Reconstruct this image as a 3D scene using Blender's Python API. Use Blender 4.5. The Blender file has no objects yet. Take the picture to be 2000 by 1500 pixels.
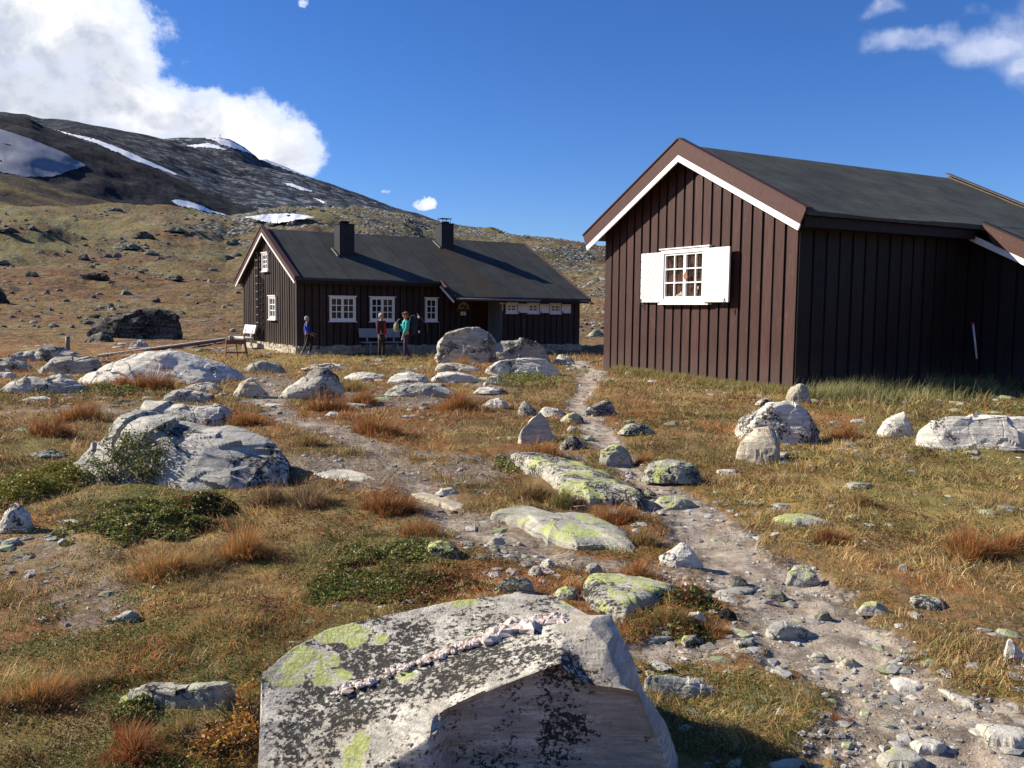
import bpy, math, random
import numpy as np
from mathutils import Matrix, Vector

# ------------------------------------------------------------------ camera
F, PITCH, ROLL, EYE = 1736.67, 0.0832, -0.0108, 1.8
SC = bpy.context.scene
COL = SC.collection
cr, sr, cp, sp = math.cos(ROLL), math.sin(ROLL), math.cos(PITCH), math.sin(PITCH)
Rv = Vector((cr, -sr * sp, -sr * cp)); Uv = Vector((sr, cr * sp, cr * cp)); Dv = Vector((0, cp, -sp))
camd = bpy.data.cameras.new("camera"); cam = bpy.data.objects.new("camera", camd); COL.objects.link(cam)
cam.matrix_world = Matrix(((Rv.x, Uv.x, -Dv.x, 0), (Rv.y, Uv.y, -Dv.y, 0), (Rv.z, Uv.z, -Dv.z, EYE), (0, 0, 0, 1)))
camd.sensor_width = 36; camd.lens = 36 * F / 2000; camd.clip_end = 12000; camd.clip_start = 0.05
SC.camera = cam

# ------------------------------------------------------------------ light
SUN_AZ, SUN_EL = math.radians(168), math.radians(32)      # towards the sun, azimuth from +x
sdir = Vector((math.cos(SUN_AZ) * math.cos(SUN_EL), math.sin(SUN_AZ) * math.cos(SUN_EL), math.sin(SUN_EL)))
sl = bpy.data.lights.new("sun", 'SUN'); sl.energy = 5.0; sl.angle = math.radians(0.55); sl.color = (1.0, 0.91, 0.76)
so = bpy.data.objects.new("sun", sl); COL.objects.link(so)
so.rotation_euler = sdir.to_track_quat('Z', 'Y').to_euler()
SC.view_settings.view_transform = 'Standard'; SC.view_settings.look = 'None'
SC.view_settings.gamma = 1.0; SC.view_settings.exposure = 0.72
SC.view_settings.use_curve_mapping = False
SC.cycles.max_bounces = 6; SC.cycles.diffuse_bounces = 3; SC.cycles.glossy_bounces = 3
SC.cycles.transparent_max_bounces = 8


# ------------------------------------------------------------------ node helper
class NT:
    def __init__(s, tree):
        s.t = tree; s.n = tree.nodes; s.l = tree.links
    def node(s, typ, **kw):
        n = s.n.new(typ)
        for k, v in kw.items(): setattr(n, k, v)
        return n
    def put(s, sock, v):
        if isinstance(v, bpy.types.NodeSocket): s.l.new(v, sock)
        elif v is not None:
            if hasattr(sock.default_value, '__len__') and not hasattr(v, '__len__'):
                v = (v,) * len(sock.default_value)
            if hasattr(v, '__len__') and len(v) == 3 and len(sock.default_value) == 4: v = (*v, 1)
            sock.default_value = v
    def m(s, op, a, b=None, c=None, clamp=False):
        n = s.node('ShaderNodeMath', operation=op, use_clamp=clamp)
        for i, v in enumerate((a, b, c)):
            if v is not None: s.put(n.inputs[i], v)
        return n.outputs[0]
    def vm(s, op, a, b=None):
        n = s.node('ShaderNodeVectorMath', operation=op)
        s.put(n.inputs[0], a)
        if b is not None: s.put(n.inputs[1], b)
        return n.outputs[1] if op in ('DOT_PRODUCT', 'LENGTH') else n.outputs[0]
    def noise(s, vec, scale, detail=4, rough=.55, dist=0.0, out=0):
        n = s.node('ShaderNodeTexNoise'); s.put(n.inputs['Vector'], vec)
        for k, v in (('Scale', scale), ('Detail', detail), ('Roughness', rough), ('Distortion', dist)): n.inputs[k].default_value = v
        return n.outputs[out]
    def voro(s, vec, scale, feature='F1', out='Distance', rand=1.0):
        n = s.node('ShaderNodeTexVoronoi', feature=feature); s.put(n.inputs['Vector'], vec)
        n.inputs['Scale'].default_value = scale; n.inputs['Randomness'].default_value = rand
        return n.outputs[out]
    def ss(s, x, lo, hi):          # smoothstep
        n = s.node('ShaderNodeMapRange', interpolation_type='SMOOTHSTEP')
        s.put(n.inputs['Value'], x); n.inputs['From Min'].default_value = lo; n.inputs['From Max'].default_value = hi
        return n.outputs[0]
    def mr(s, x, lo, hi, a, b):
        n = s.node('ShaderNodeMapRange'); s.put(n.inputs['Value'], x)
        n.inputs['From Min'].default_value = lo; n.inputs['From Max'].default_value = hi
        n.inputs['To Min'].default_value = a; n.inputs['To Max'].default_value = b
        return n.outputs[0]
    def mix(s, f, a, b, mode='MIX'):
        n = s.node('ShaderNodeMix', data_type='RGBA', blend_type=mode)
        s.put(n.inputs[0], f); s.put(n.inputs[6], a); s.put(n.inputs[7], b)
        return n.outputs[2]
    def mapping(s, vec, scale=(1, 1, 1), rot=(0, 0, 0), loc=(0, 0, 0)):
        n = s.node('ShaderNodeMapping'); s.put(n.inputs['Vector'], vec)
        n.inputs['Scale'].default_value = scale; n.inputs['Rotation'].default_value = rot; n.inputs['Location'].default_value = loc
        return n.outputs[0]
    def attr(s, name, out='Fac'):
        n = s.node('ShaderNodeAttribute', attribute_name=name); return n.outputs[out]
    def bump(s, h, strength, dist, normal=None):
        n = s.node('ShaderNodeBump'); s.put(n.inputs['Height'], h)
        n.inputs['Strength'].default_value = strength; n.inputs['Distance'].default_value = dist
        if normal is not None: s.put(n.inputs['Normal'], normal)
        return n.outputs[0]
    def coord(s, w='Object'):
        return s.node('ShaderNodeTexCoord').outputs[w]


def mat(name, build):
    m = bpy.data.materials.new(name); m.use_nodes = True
    t = NT(m.node_tree); t.n.clear()
    out = t.node('ShaderNodeOutputMaterial'); b = t.node('ShaderNodeBsdfPrincipled')
    t.l.new(b.outputs[0], out.inputs[0])
    b.inputs['Roughness'].default_value = .85; b.inputs['Specular IOR Level'].default_value = .25
    build(t, b)
    return m


def plain(name, c, rough=.7, var=.15, scale=9, spec=.3, bump=0.0):
    def f(t, b):
        co = t.coord()
        n = t.noise(co, scale, 5)
        t.put(b.inputs['Base Color'], t.mix(t.mr(n, .3, .7, 0, 1), tuple(x * (1 - var) for x in c), tuple(min(1, x * (1 + var)) for x in c)))
        b.inputs['Roughness'].default_value = rough; b.inputs['Specular IOR Level'].default_value = spec
        if bump: t.put(b.inputs['Normal'], t.bump(n, bump, .01))
    return mat(name, f)


# ------------------------------------------------------------------ pixel -> world (authoring measure of the site)
def ray(px, py):
    xr = (px - 1000) / F; ur = (750 - py) / F
    x = xr * cr + ur * sr; u = -xr * sr + ur * cr
    return (x, cp + u * sp, -sp + u * cp)

def at(px, py, Y):
    d = ray(px, py); k = Y / d[1]
    return (d[0] * k, Y, EYE + d[2] * k)

def ang(px, py):
    d = ray(px, py); h = math.hypot(d[0], d[1])
    return math.atan2(d[0], d[1]), d[2] / h


# ------------------------------------------------------------------ world: sky and clouds
w = bpy.data.worlds.new("World"); SC.world = w; w.use_nodes = True
t = NT(w.node_tree); t.n.clear()
wo = t.node('ShaderNodeOutputWorld'); bg = t.node('ShaderNodeBackground'); t.l.new(bg.outputs[0], wo.inputs[0])
sky = t.node('ShaderNodeTexSky', sky_type='NISHITA'); sky.sun_disc = False
sky.sun_elevation = SUN_EL; sky.sun_rotation = math.radians(90) - SUN_AZ
sky.altitude = 1200; sky.air_density = 1.0; sky.dust_density = 0.15; sky.ozone_density = 2.6
hs = t.node('ShaderNodeHueSaturation'); hs.inputs['Saturation'].default_value = 1.22; hs.inputs['Value'].default_value = 1.0
t.l.new(sky.outputs[0], hs.inputs['Color'])
dirv = t.coord('Generated')
sx = t.node('ShaderNodeSeparateXYZ'); t.l.new(dirv, sx.inputs[0])
az_s = t.m('ARCTAN2', sx.outputs[0], sx.outputs[1])
el_s = t.m('ARCSINE', sx.outputs[2])
cxy = t.node('ShaderNodeCombineXYZ'); t.l.new(az_s, cxy.inputs[0]); t.l.new(el_s, cxy.inputs[1])
warp = t.noise(cxy.outputs[0], 6.0, 6, .6, out=1)
wv = t.vm('SUBTRACT', warp, (.5, .5, .5))
sc_n = t.node('ShaderNodeVectorMath', operation='SCALE'); t.l.new(wv, sc_n.inputs[0]); sc_n.inputs[3].default_value = .085
pos = t.vm('ADD', cxy.outputs[0], sc_n.outputs[0])
BL = [  # px, py, rx, ry, weight
    (60, 60, 260, 120, 1), (200, 130, 140, 75, .9), (60, 190, 300, 90, 1), (-200, 100, 350, 260, 1), (240, 50, 70, 40, .6),
    (420, 260, 150, 78, 1), (520, 300, 100, 75, 1), (300, 240, 150, 60, 1), (560, 310, 60, 60, .8), (350, 330, 220, 60, 1),
    (829, 408, 20, 13, .95), (765, 380, 12, 7, .5), (590, 8, 20, 16, .55),
    (1790, 85, 80, 26, .62), (1930, 90, 110, 40, .62), (1745, 18, 50, 22, .45), (1890, 25, 45, 22, .4), (1985, 130, 40, 25, .6), (2150, 60, 190, 90, .8)]
acc = None; thin = None
for px, py, rx, ry, wt in BL:
    a0, e0 = ang(px, py); e0 = math.atan(e0)
    d = t.vm('MULTIPLY', t.vm('SUBTRACT', pos, (a0, e0, 0)), (F / rx, F / ry, 0))
    v = t.m('MULTIPLY', t.m('SUBTRACT', 1.35, t.vm('LENGTH', d), clamp=True), wt / .7)
    if px > 1500: thin = v if thin is None else t.m('MAXIMUM', thin, v)
    else: acc = v if acc is None else t.m('MAXIMUM', acc, v)
n1 = t.noise(cxy.outputs[0], 10.5, 9, .66)
n2 = t.noise(t.mapping(cxy.outputs[0], (1, 1.7, 1)), 7, 7, .56, .4)
n3 = t.noise(cxy.outputs[0], 26, 6, .6)
dens = t.m('ADD', acc, t.m('MULTIPLY', t.m('SUBTRACT', n1, .5), 2.1))
alpha = t.ss(dens, .46, .82)
dthin = t.m('ADD', thin, t.m('MULTIPLY', t.m('SUBTRACT', t.noise(cxy.outputs[0], 13, 8, .58), .5), 1.7))
athin = t.m('MULTIPLY', t.ss(dthin, .25, 1.15), .80)
core = t.ss(dens, .5, 1.5)
az0, el0 = ang(150, 190)
low = t.ss(t.m('ADD', az_s, t.m('MULTIPLY', n1, .1)), ang(420, 300)[0], ang(250, 250)[0])       # the big bank is grey below, the one over the peak bright
gband = t.m('SUBTRACT', 1, t.m('MULTIPLY', t.m('ABSOLUTE', t.m('SUBTRACT', el_s, math.atan(ang(100, 165)[1]))), 13), clamp=True)
grey = t.ss(t.m('ADD', n2, t.m('MULTIPLY', t.m('MULTIPLY', gband, low), .20)), .42, .60)
grey = t.m('ADD', t.m('MULTIPLY', grey, .66), t.m('MULTIPLY', t.ss(n3, .42, .62), .28), clamp=True)
ccol = t.mix(grey, (11.6, 11.6, 11.8), (5.3, 5.8, 7.0))
ccol = t.mix(core, (7.6, 8.6, 11.0), ccol)
ccol = t.mix(t.m('GREATER_THAN', athin, alpha), ccol, (8.2, 8.8, 10.6))
alpha = t.m('MAXIMUM', alpha, athin)
gen = t.noise(dirv, 2.2, 7, .6)        # clouds over the rest of the sky, outside the photographed part
front = t.m('GREATER_THAN', sx.outputs[1], -.05)
gal = t.m('MULTIPLY', t.ss(gen, .56, .72), t.m('SUBTRACT', 1, front))
blue = t.mix(1, hs.outputs[0], (.80, .97, 1.38), 'MULTIPLY')
skyc = t.mix(t.m('MULTIPLY', t.m('MAXIMUM', alpha, gal), t.ss(sx.outputs[2], -.02, .03)), blue, ccol)
t.put(bg.inputs[0], skyc); bg.inputs[1].default_value = .061


# ------------------------------------------------------------------ numpy noise
def _h(ix, iy, iz, s):
    h = (ix * 374761393 + iy * 668265263 + iz * 2147483647 + s * 1274126177) & 0xffffffff
    h = ((h ^ (h >> 13)) * 1274126177) & 0xffffffff
    h = ((h ^ (h >> 16)) * 2246822519) & 0xffffffff
    return ((h ^ (h >> 15)) & 0xffffff) / float(0xffffff)

def vn(p, s=0):
    p = np.asarray(p, float)
    if p.shape[-1] == 2: p = np.concatenate([p, np.zeros(p.shape[:-1] + (1,))], -1)
    i = np.floor(p).astype(np.int64); f = p - i; f = f * f * f * (f * (f * 6 - 15) + 10)
    r = 0
    for dx in (0, 1):
        for dy in (0, 1):
            for dz in (0, 1):
                wgt = (f[..., 0] if dx else 1 - f[..., 0]) * (f[..., 1] if dy else 1 - f[..., 1]) * (f[..., 2] if dz else 1 - f[..., 2])
                r = r + wgt * _h(i[..., 0] + dx, i[..., 1] + dy, i[..., 2] + dz, s)
    return r * 2 - 1

def fbm(p, s=0, o=4, g=.5):
    p = np.asarray(p, float); a, r = 1.0, 0.0
    for k in range(o):
        r = r + a * vn(p * (2.03 ** k) + k * 17.3, s + k); a *= g
    return r

def smooth(x, a, b):
    x = np.clip((x - a) / (b - a), 0, 1); return x * x * (3 - 2 * x)


# ------------------------------------------------------------------ terrain shape
def curve(pts):
    q = [ang(*p) for p in pts]; return np.array([a for a, e in q]), np.array([e for a, e in q])

HILL = curve([(-900, 372), (-300, 384), (0, 392), (90, 391), (180, 392), (320, 396), (400, 411), (440, 424), (500, 418), (560, 410), (640, 405), (720, 403), (790, 413),
              (870, 437), (940, 447), (1000, 455), (1100, 469), (1180, 482), (1350, 505), (1600, 540), (2000, 568), (2500, 590)])
def flat_dist(px, py):
    d = ray(px, py); return EYE / -d[2] * d[1], EYE / -d[2] * d[0]

A_POS, A_YAW, A_W = (6.4534, 20.3248), .5027, 7.595
B_POS, B_YAW, B_W = (-8.2657, 34.2474), .5596, 7.52

def seg_d(x, y, pts):
    """smallest of (distance / half width) to a chain of (x, y, w)"""
    best = np.full(np.shape(x), 99.0)
    for (x0, y0, w0), (x1, y1, w1) in zip(pts[:-1], pts[1:]):
        dx, dy = x1 - x0, y1 - y0; q = np.clip(((x - x0) * dx + (y - y0) * dy) / (dx * dx + dy * dy + 1e-9), 0, 1)
        best = np.minimum(best, np.hypot(x - x0 - q * dx, y - y0 - q * dy) / (w0 + (w1 - w0) * q))
    return best

def g0(px, py):
    d = ray(px, py); k = EYE / -d[2]; return d[0] * k, d[1] * k

PATHS = [[(2100, 1700, .75), (1850, 1430, .72), (1640, 1290, .62), (1560, 1180, .55), (1450, 1080, .62), (1370, 1010, .5), (1260, 940, .32), (1205, 890, .36), (1165, 850, .42),
          (1150, 810, .38), (1120, 785, .35), (1150, 755, .4), (1150, 728, .7), (1120, 708, .9)],
         [(1440, 1130, .42), (1250, 1110, .4), (1090, 1090, .5), (950, 1040, .48), (880, 995, .38), (800, 930, .42), (740, 880, .62), (650, 850, .62), (580, 820, .6),
          (520, 785, .6), (530, 745, .6)],
         [(980, 900, .3), (820, 890, .7), (700, 880, .5)], [(1430, 1240, .35), (1250, 1260, .22)],
         [(0, 800, .5), (120, 795, .5), (240, 800, .35)], [(930, 750, .5), (1010, 765, .5)],
         [(640, 905, .9), (860, 935, .7), (1090, 885, .5)], [(520, 735, 1.0), (720, 785, 1.0), (930, 775, .8)], [(60, 1050, .5), (180, 1210, .35)]]
PATHW = [[(*g0(a, b), c * (.64, .58, .5, .7, .8, .7, 1, 1, 1)[i]) for a, b, c in p] for i, p in enumerate(PATHS)]

def pathmask(x, y):
    p = np.stack([x, y], -1)
    j = fbm(p * 1.6, 5, 4) * .40 + fbm(p * 7, 9, 4) * .26
    m = np.zeros(np.shape(x))
    for q, cap in zip(PATHW, (1, .66, .58, .75, .6, .6, .46, .46, .30)): m = np.maximum(m, cap * (1 - smooth(seg_d(x, y, q) + j, .35, 1.45)))
    return m * (np.hypot(x, y) < 34)

def terrain(x, y, detail=True):
    x = np.asarray(x, float); y = np.asarray(y, float)
    r = np.hypot(x, y); az = np.arctan2(x, y); p = np.stack([x, y], -1)
    E = np.interp(az, *HILL)
    back = smooth(np.abs(az), 1.0, 1.5); E = E * (1 - back) + back * .13
    r0 = np.interp(az, [-.6, -.3, -.15, .12], [44, 54, 75, 105]) * (1 - back) + 130 * back
    R = np.interp(az, [-.6, -.3, -.2, .1], [380, 400, 430, 460])
    k = np.interp(az, [-.55, -.3, .1], [1.55, 1.5, 1.25])
    tt = np.clip((r - r0) / (R - r0), 0, 1)
    z = (EYE + R * E) * tt ** k
    z = np.where(r > R, (EYE + R * E) - (r - R) * .12, z)
    amp = smooth(r, 40, 300)
    z = z + fbm(p * .012, 3, 4) * 4.5 * smooth(r, 60, 200) * (1 - smooth(r, .82 * R, R) * .7) + fbm(p * .07, 8, 4) * .9 * amp + fbm(p * .3, 12, 3) * .28 * smooth(r, 40, 120)
    if detail:
        near = 1 - smooth(r, 60, 110)
        z = z + near * (fbm(p * .32, 21, 3) * .055 * smooth(r, 3, 12) + fbm(p * 1.3, 31, 3) * .030 + fbm(p * 4.0, 41, 3) * .016)
        z = z - .045 * pathmask(x, y)
    return z

def tz(x, y): return float(terrain(np.array([x]), np.array([y]))[0])

def gnd(px, py, far=700):
    """first hit of the sight line with the terrain"""
    d = ray(px, py)
    ks = np.geomspace(1.5, far, 900); X, Y, Z = d[0] * ks, d[1] * ks, EYE + d[2] * ks
    h = terrain(X, Y) if py > 640 else terrain(X, Y, False)
    b = np.nonzero(Z < h)[0]
    if len(b) == 0: return X[-1], Y[-1], h[-1]
    i = max(b[0], 1); a = (Z[i - 1] - h[i - 1]) / ((Z[i - 1] - h[i - 1]) + (h[i] - Z[i]))
    kk = ks[i - 1] + a * (ks[i] - ks[i - 1])
    return d[0] * kk, d[1] * kk, EYE + d[2] * kk


# ------------------------------------------------------------------ object helpers
def tagit(o, label=None, cat=None, group=None, kind=None):
    if label: o['label'] = label
    if cat: o['category'] = cat
    if group: o['group'] = group
    if kind: o['kind'] = kind
    return o

def mesh_np(name, V, Fc, material, parent=None, smoothf=False, loc=None, attrs=None, fattrs=None):
    """V (n,3); Fc list of index arrays (k,3)/(k,4)"""
    V = np.asarray(V, np.float32); me = bpy.data.meshes.new(name)
    Fs = [np.asarray(f, np.int32) for f in (Fc if isinstance(Fc, list) else [Fc]) if len(f)]
    nl = sum(f.size for f in Fs); nf = sum(len(f) for f in Fs)
    me.vertices.add(len(V)); me.vertices.foreach_set('co', V.ravel())
    me.loops.add(nl); me.polygons.add(nf)
    me.loops.foreach_set('vertex_index', np.concatenate([f.ravel() for f in Fs]))
    tot = np.concatenate([np.full(len(f), f.shape[1], np.int32) for f in Fs])
    me.polygons.foreach_set('loop_start', np.concatenate([[0], np.cumsum(tot)[:-1]]).astype(np.int32))
    me.polygons.foreach_set('loop_total', tot)
    me.polygons.foreach_set('use_smooth', np.full(nf, smoothf))
    for k, v in (attrs or {}).items():
        v = np.asarray(v, np.float32)
        if v.ndim == 2:
            a = me.attributes.new(k, 'FLOAT_COLOR', 'POINT'); a.data.foreach_set('color', np.concatenate([v, np.ones((len(v), 1), np.float32)], 1).ravel())
        else:
            a = me.attributes.new(k, 'FLOAT', 'POINT'); a.data.foreach_set('value', v)
    for k, v in (fattrs or {}).items():
        a = me.attributes.new(k, 'FLOAT', 'FACE'); a.data.foreach_set('value', np.asarray(v, np.float32))
    me.update(calc_edges=True); me.validate()
    for m in (material if isinstance(material, list) else [material]): me.materials.append(m)
    o = bpy.data.objects.new(name, me); COL.objects.link(o)
    if parent: o.parent = parent
    if loc is not None: o.location = loc
    return o

def empty(name, loc, rz=0.0):
    o = bpy.data.objects.new(name, None); COL.objects.link(o); o.location = loc; o.rotation_euler = (0, 0, rz)
    o.empty_display_size = .2
    return o

class MB:
    """collects convex pieces, then builds ONE mesh"""
    def __init__(s): s.v = []; s.f = []; s.r = []; s.sm = []
    def add(s, verts, faces, rnd=None, sm=False):
        b = len(s.v); s.v += [tuple(map(float, q)) for q in verts]; rnd = random.random() if rnd is None else rnd
        for f in faces: s.f.append([b + i for i in f]); s.r.append(rnd); s.sm.append(sm)
        return s
    def box(s, x0, x1, y0, y1, z0, z1, rnd=None):
        v = [(x, y, z) for z in (z0, z1) for y in (y0, y1) for x in (x0, x1)]
        return s.add(v, [(0, 2, 3, 1), (4, 5, 7, 6), (0, 1, 5, 4), (2, 6, 7, 3), (0, 4, 6, 2), (1, 3, 7, 5)], rnd)
    def prism(s, poly, vec, rnd=None):
        n = len(poly); vec = Vector(vec); a = [Vector(q) for q in poly]
        v = a + [q + vec for q in a]
        return s.add(v, [tuple(range(n)), tuple(reversed(range(n, 2 * n)))] + [(i, n + i, n + (i + 1) % n, (i + 1) % n) for i in range(n)], rnd)
    def beam(s, p, q, wx, wy, up=(0, 0, 1), rnd=None):
        p, q = Vector(p), Vector(q); d = (q - p).normalized(); a = d.cross(Vector(up))
        a = a.normalized() if a.length > 1e-4 else Vector((1, 0, 0)); b = d.cross(a).normalized()
        c = [(-wx / 2, -wy / 2), (wx / 2, -wy / 2), (wx / 2, wy / 2), (-wx / 2, wy / 2)]
        v = [p + a * i + b * j for i, j in c] + [q + a * i + b * j for i, j in c]
        return s.add(v, [(3, 2, 1, 0), (4, 5, 6, 7)] + [(i, (i + 1) % 4, 4 + (i + 1) % 4, 4 + i) for i in range(4)], rnd)
    def tube(s, pts, rad, n=8, rnd=None, cap=True):
        pts = [Vector(q) for q in pts]; rad = rad if hasattr(rad, '__len__') else [rad] * len(pts); v = []; f = []
        up = Vector((.13, .21, .97))
        for i, q in enumerate(pts):
            d = (pts[min(i + 1, len(pts) - 1)] - pts[max(i - 1, 0)]).normalized()
            a = d.cross(up)
            a = a.normalized() if a.length > .05 else d.cross(Vector((1, 0, 0))).normalized(); b = d.cross(a)
            v += [q + (a * math.cos(6.2832 * k / n) + b * math.sin(6.2832 * k / n)) * rad[i] for k in range(n)]
        for i in range(len(pts) - 1):
            f += [(i * n + k, i * n + (k + 1) % n, (i + 1) * n + (k + 1) % n, (i + 1) * n + k) for k in range(n)]
        if cap: f += [tuple(reversed(range(n))), tuple(range((len(pts) - 1) * n, len(pts) * n))]
        return s.add(v, f, rnd, True)
    def blob(s, c, r, n=10, m=7, jit=0, rnd=None, sm=True, seed=0):
        v = []; f = []; R = random.Random(seed)
        for j in range(m + 1):
            a = math.pi * j / m
            for i in range(n):
                k = 1 + R.uniform(-jit, jit); b = 6.2832 * i / n
                v.append((c[0] + r[0] * k * math.sin(a) * math.cos(b), c[1] + r[1] * k * math.sin(a) * math.sin(b), c[2] + r[2] * k * math.cos(a)))
        for j in range(m):
            f += [(j * n + i, (j + 1) * n + i, (j + 1) * n + (i + 1) % n, j * n + (i + 1) % n) for i in range(n)]
        return s.add(v, f, rnd, sm)
    def build(s, name, material, parent=None, loc=None):
        me = bpy.data.meshes.new(name); me.from_pydata(s.v, [], s.f)
        me.polygons.foreach_set('use_smooth', s.sm)
        a = me.attributes.new('rnd', 'FLOAT', 'FACE'); a.data.foreach_set('value', s.r)
        me.update(); me.materials.append(material)
        o = bpy.data.objects.new(name, me); COL.objects.link(o)
        if parent: o.parent = parent
        if loc is not None: o.location = loc
        return o


# ------------------------------------------------------------------ materials
def ground_build(t, b):
    co = t.coord()
    pathA, rockA, greenA, orgA, tanA, wetA = (t.attr(k) for k in ('path', 'rocky', 'green', 'rust', 'gold', 'far'))
    nbig = t.noise(co, .35, 5, .6); nmed = t.noise(co, 2.2, 6, .62); nfin = t.noise(co, 24, 6, .7); ngr = t.noise(co, 110, 4, .7)
    soil = t.mix(t.ss(nfin, .35, .65), (.085, .054, .030), (.29, .195, .095))
    soil = t.mix(t.ss(nmed, .42, .62), soil, (.25, .145, .062))
    soil = t.mix(t.m('MULTIPLY', t.ss(nbig, .45, .62), .6), soil, (.36, .26, .12))
    soil = t.mix(t.m('MULTIPLY', t.ss(t.noise(co, 7, 5, .6), .52, .66), .55), soil, (.10, .105, .030))
    soil = t.mix(t.m('MULTIPLY', orgA, .8), soil, t.mix(nfin, (.17, .062, .022), (.36, .155, .058)))
    soil = t.mix(t.m('MULTIPLY', tanA, .75), soil, t.mix(nfin, (.26, .17, .06), (.47, .35, .13)))
    soil = t.mix(greenA, soil, t.mix(nfin, (.06, .075, .018), (.20, .21, .06)))
    soil = t.mix(t.m('MULTIPLY', t.ss(ngr, .45, .7), .35), soil, (.05, .032, .018))
    # moor far up the hillside, coloured in broad drifts
    fs = t.mapping(co, (.018, .05, .05)); fn = t.noise(fs, 1, 7, .62); f2 = t.noise(co, .09, 7, .68); f3 = t.noise(co, .8, 5, .7)
    moor = t.mix(t.ss(fn, .40, .56), (.20, .115, .055), (.225, .185, .080))
    moor = t.mix(t.m('MULTIPLY', t.ss(f2, .50, .60), .8), moor, (.155, .078, .040))
    moor = t.mix(t.m('MULTIPLY', t.ss(t.noise(co, .045, 6, .7), .50, .61), .70), moor, (.255, .25, .095))
    moor = t.mix(t.m('MULTIPLY', t.ss(f3, .48, .68), .6), moor, (.075, .055, .034))
    moor = t.mix(t.m('MULTIPLY', t.ss(t.noise(co, .35, 7, .78), .53, .64), .75), moor, (.17, .165, .145))
    zz = t.node('ShaderNodeSeparateXYZ'); t.l.new(co, zz.inputs[0])
    lowz = t.m('SUBTRACT', 1, t.ss(t.m('ADD', zz.outputs[2], t.m('MULTIPLY', t.m('SUBTRACT', f2, .5), 22)), 2, 15))
    moor = t.mix(t.m('MULTIPLY', lowz, .45), moor, t.mix(t.ss(f3, .4, .62), (.27, .135, .062), (.15, .072, .036)))
    moor = t.mix(t.m('MULTIPLY', t.ss(t.noise(co, 1.6, 7, .8), .50, .62), .55), moor, (.070, .052, .034))
    moor = t.mix(t.m('MULTIPLY', t.ss(t.noise(t.mapping(co, (1, 1, 1), (0, 0, 0), (31, 7, 0)), .5, 8, .82), .55, .62), .8), moor, (.27, .265, .235))
    col = t.mix(wetA, soil, moor)
    # scree on the hill
    v1 = t.voro(co, .75, out='Color'); vs = t.node('ShaderNodeSeparateColor'); t.l.new(v1, vs.inputs[0])
    scree = t.mix(vs.outputs[0], (.09, .088, .075), (.38, .37, .32))
    scree = t.mix(t.m('MULTIPLY', t.ss(t.voro(co, .75), .45, .75), .85), scree, (.05, .045, .03))
    rk = t.m('MULTIPLY', rockA, t.ss(t.m('ADD', t.noise(co, .07, 8, .74), t.m('MULTIPLY', rockA, .08)), .52, .64))
    col = t.mix(rk, col, scree)
    # trodden gravel
    pv = t.voro(co, 34, out='Color'); ps = t.node('ShaderNodeSeparateColor'); t.l.new(pv, ps.inputs[0])
    grit = t.mix(t.ss(t.noise(co, 5, 5, .6), .38, .62), (.26, .21, .16), (.52, .44, .34))
    grit = t.mix(t.m('MULTIPLY', t.ss(ps.outputs[0], .55, .95), .65), grit, (.52, .48, .42))
    grit = t.mix(t.m('MULTIPLY', t.ss(ngr, .42, .66), .6), grit, (.15, .112, .08))
    grit = t.mix(t.m('MULTIPLY', t.ss(t.noise(co, 1.7, 4, .6), .54, .66), .45), grit, (.50, .35, .21))
    grit = t.mix(t.m('MULTIPLY', t.ss(t.noise(co, 2.6, 6, .65), .50, .62), .75), grit, (.17, .135, .105))
    pn = t.m('ADD', pathA, t.m('ADD', t.m('MULTIPLY', t.m('SUBTRACT', nfin, .5), .5), t.m('MULTIPLY', t.m('SUBTRACT', nmed, .5), .9)))
    dirt = t.mix(t.ss(nfin, .35, .65), (.105, .078, .056), (.27, .21, .155))
    dirt = t.mix(t.m('MULTIPLY', t.ss(ps.outputs[0], .6, .95), .5), dirt, (.40, .36, .30))
    col = t.mix(t.ss(pn, .18, .40), col, dirt)
    col = t.mix(t.ss(pn, .52, .80), col, grit)
    t.put(b.inputs['Base Color'], col); b.inputs['Roughness'].default_value = .95; b.inputs['Specular IOR Level'].default_value = .08
    h = t.m('ADD', t.m('MULTIPLY', nfin, .5), t.m('MULTIPLY', ngr, .25))
    nb = t.bump(h, .9, .03)
    nb = t.bump(t.m('MULTIPLY', t.m('ADD', f3, t.m('MULTIPLY', t.voro(co, .75), t.m('MULTIPLY', rk, -1.2))), wetA), 1.0, .9, nb)
    t.put(b.inputs['Normal'], nb)
M_ground = mat('moorland ground', ground_build)

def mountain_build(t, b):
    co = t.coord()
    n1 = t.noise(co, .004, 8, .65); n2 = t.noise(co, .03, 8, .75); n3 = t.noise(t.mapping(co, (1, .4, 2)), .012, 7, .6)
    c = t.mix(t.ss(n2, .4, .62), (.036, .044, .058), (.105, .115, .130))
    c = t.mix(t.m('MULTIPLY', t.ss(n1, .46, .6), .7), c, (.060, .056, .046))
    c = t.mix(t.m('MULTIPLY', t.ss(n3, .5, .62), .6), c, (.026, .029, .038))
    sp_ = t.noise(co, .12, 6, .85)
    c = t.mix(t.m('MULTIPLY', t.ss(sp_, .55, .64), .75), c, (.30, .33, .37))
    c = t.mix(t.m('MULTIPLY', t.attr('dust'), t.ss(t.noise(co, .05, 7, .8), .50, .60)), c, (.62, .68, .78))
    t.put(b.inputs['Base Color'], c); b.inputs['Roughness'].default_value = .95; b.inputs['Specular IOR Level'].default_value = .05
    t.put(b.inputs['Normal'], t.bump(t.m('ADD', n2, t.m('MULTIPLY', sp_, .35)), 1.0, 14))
M_mount = mat('scree with painted cloud shade', mountain_build)  # rock kept dark and bluish: cloud shadow painted into its colour

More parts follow.
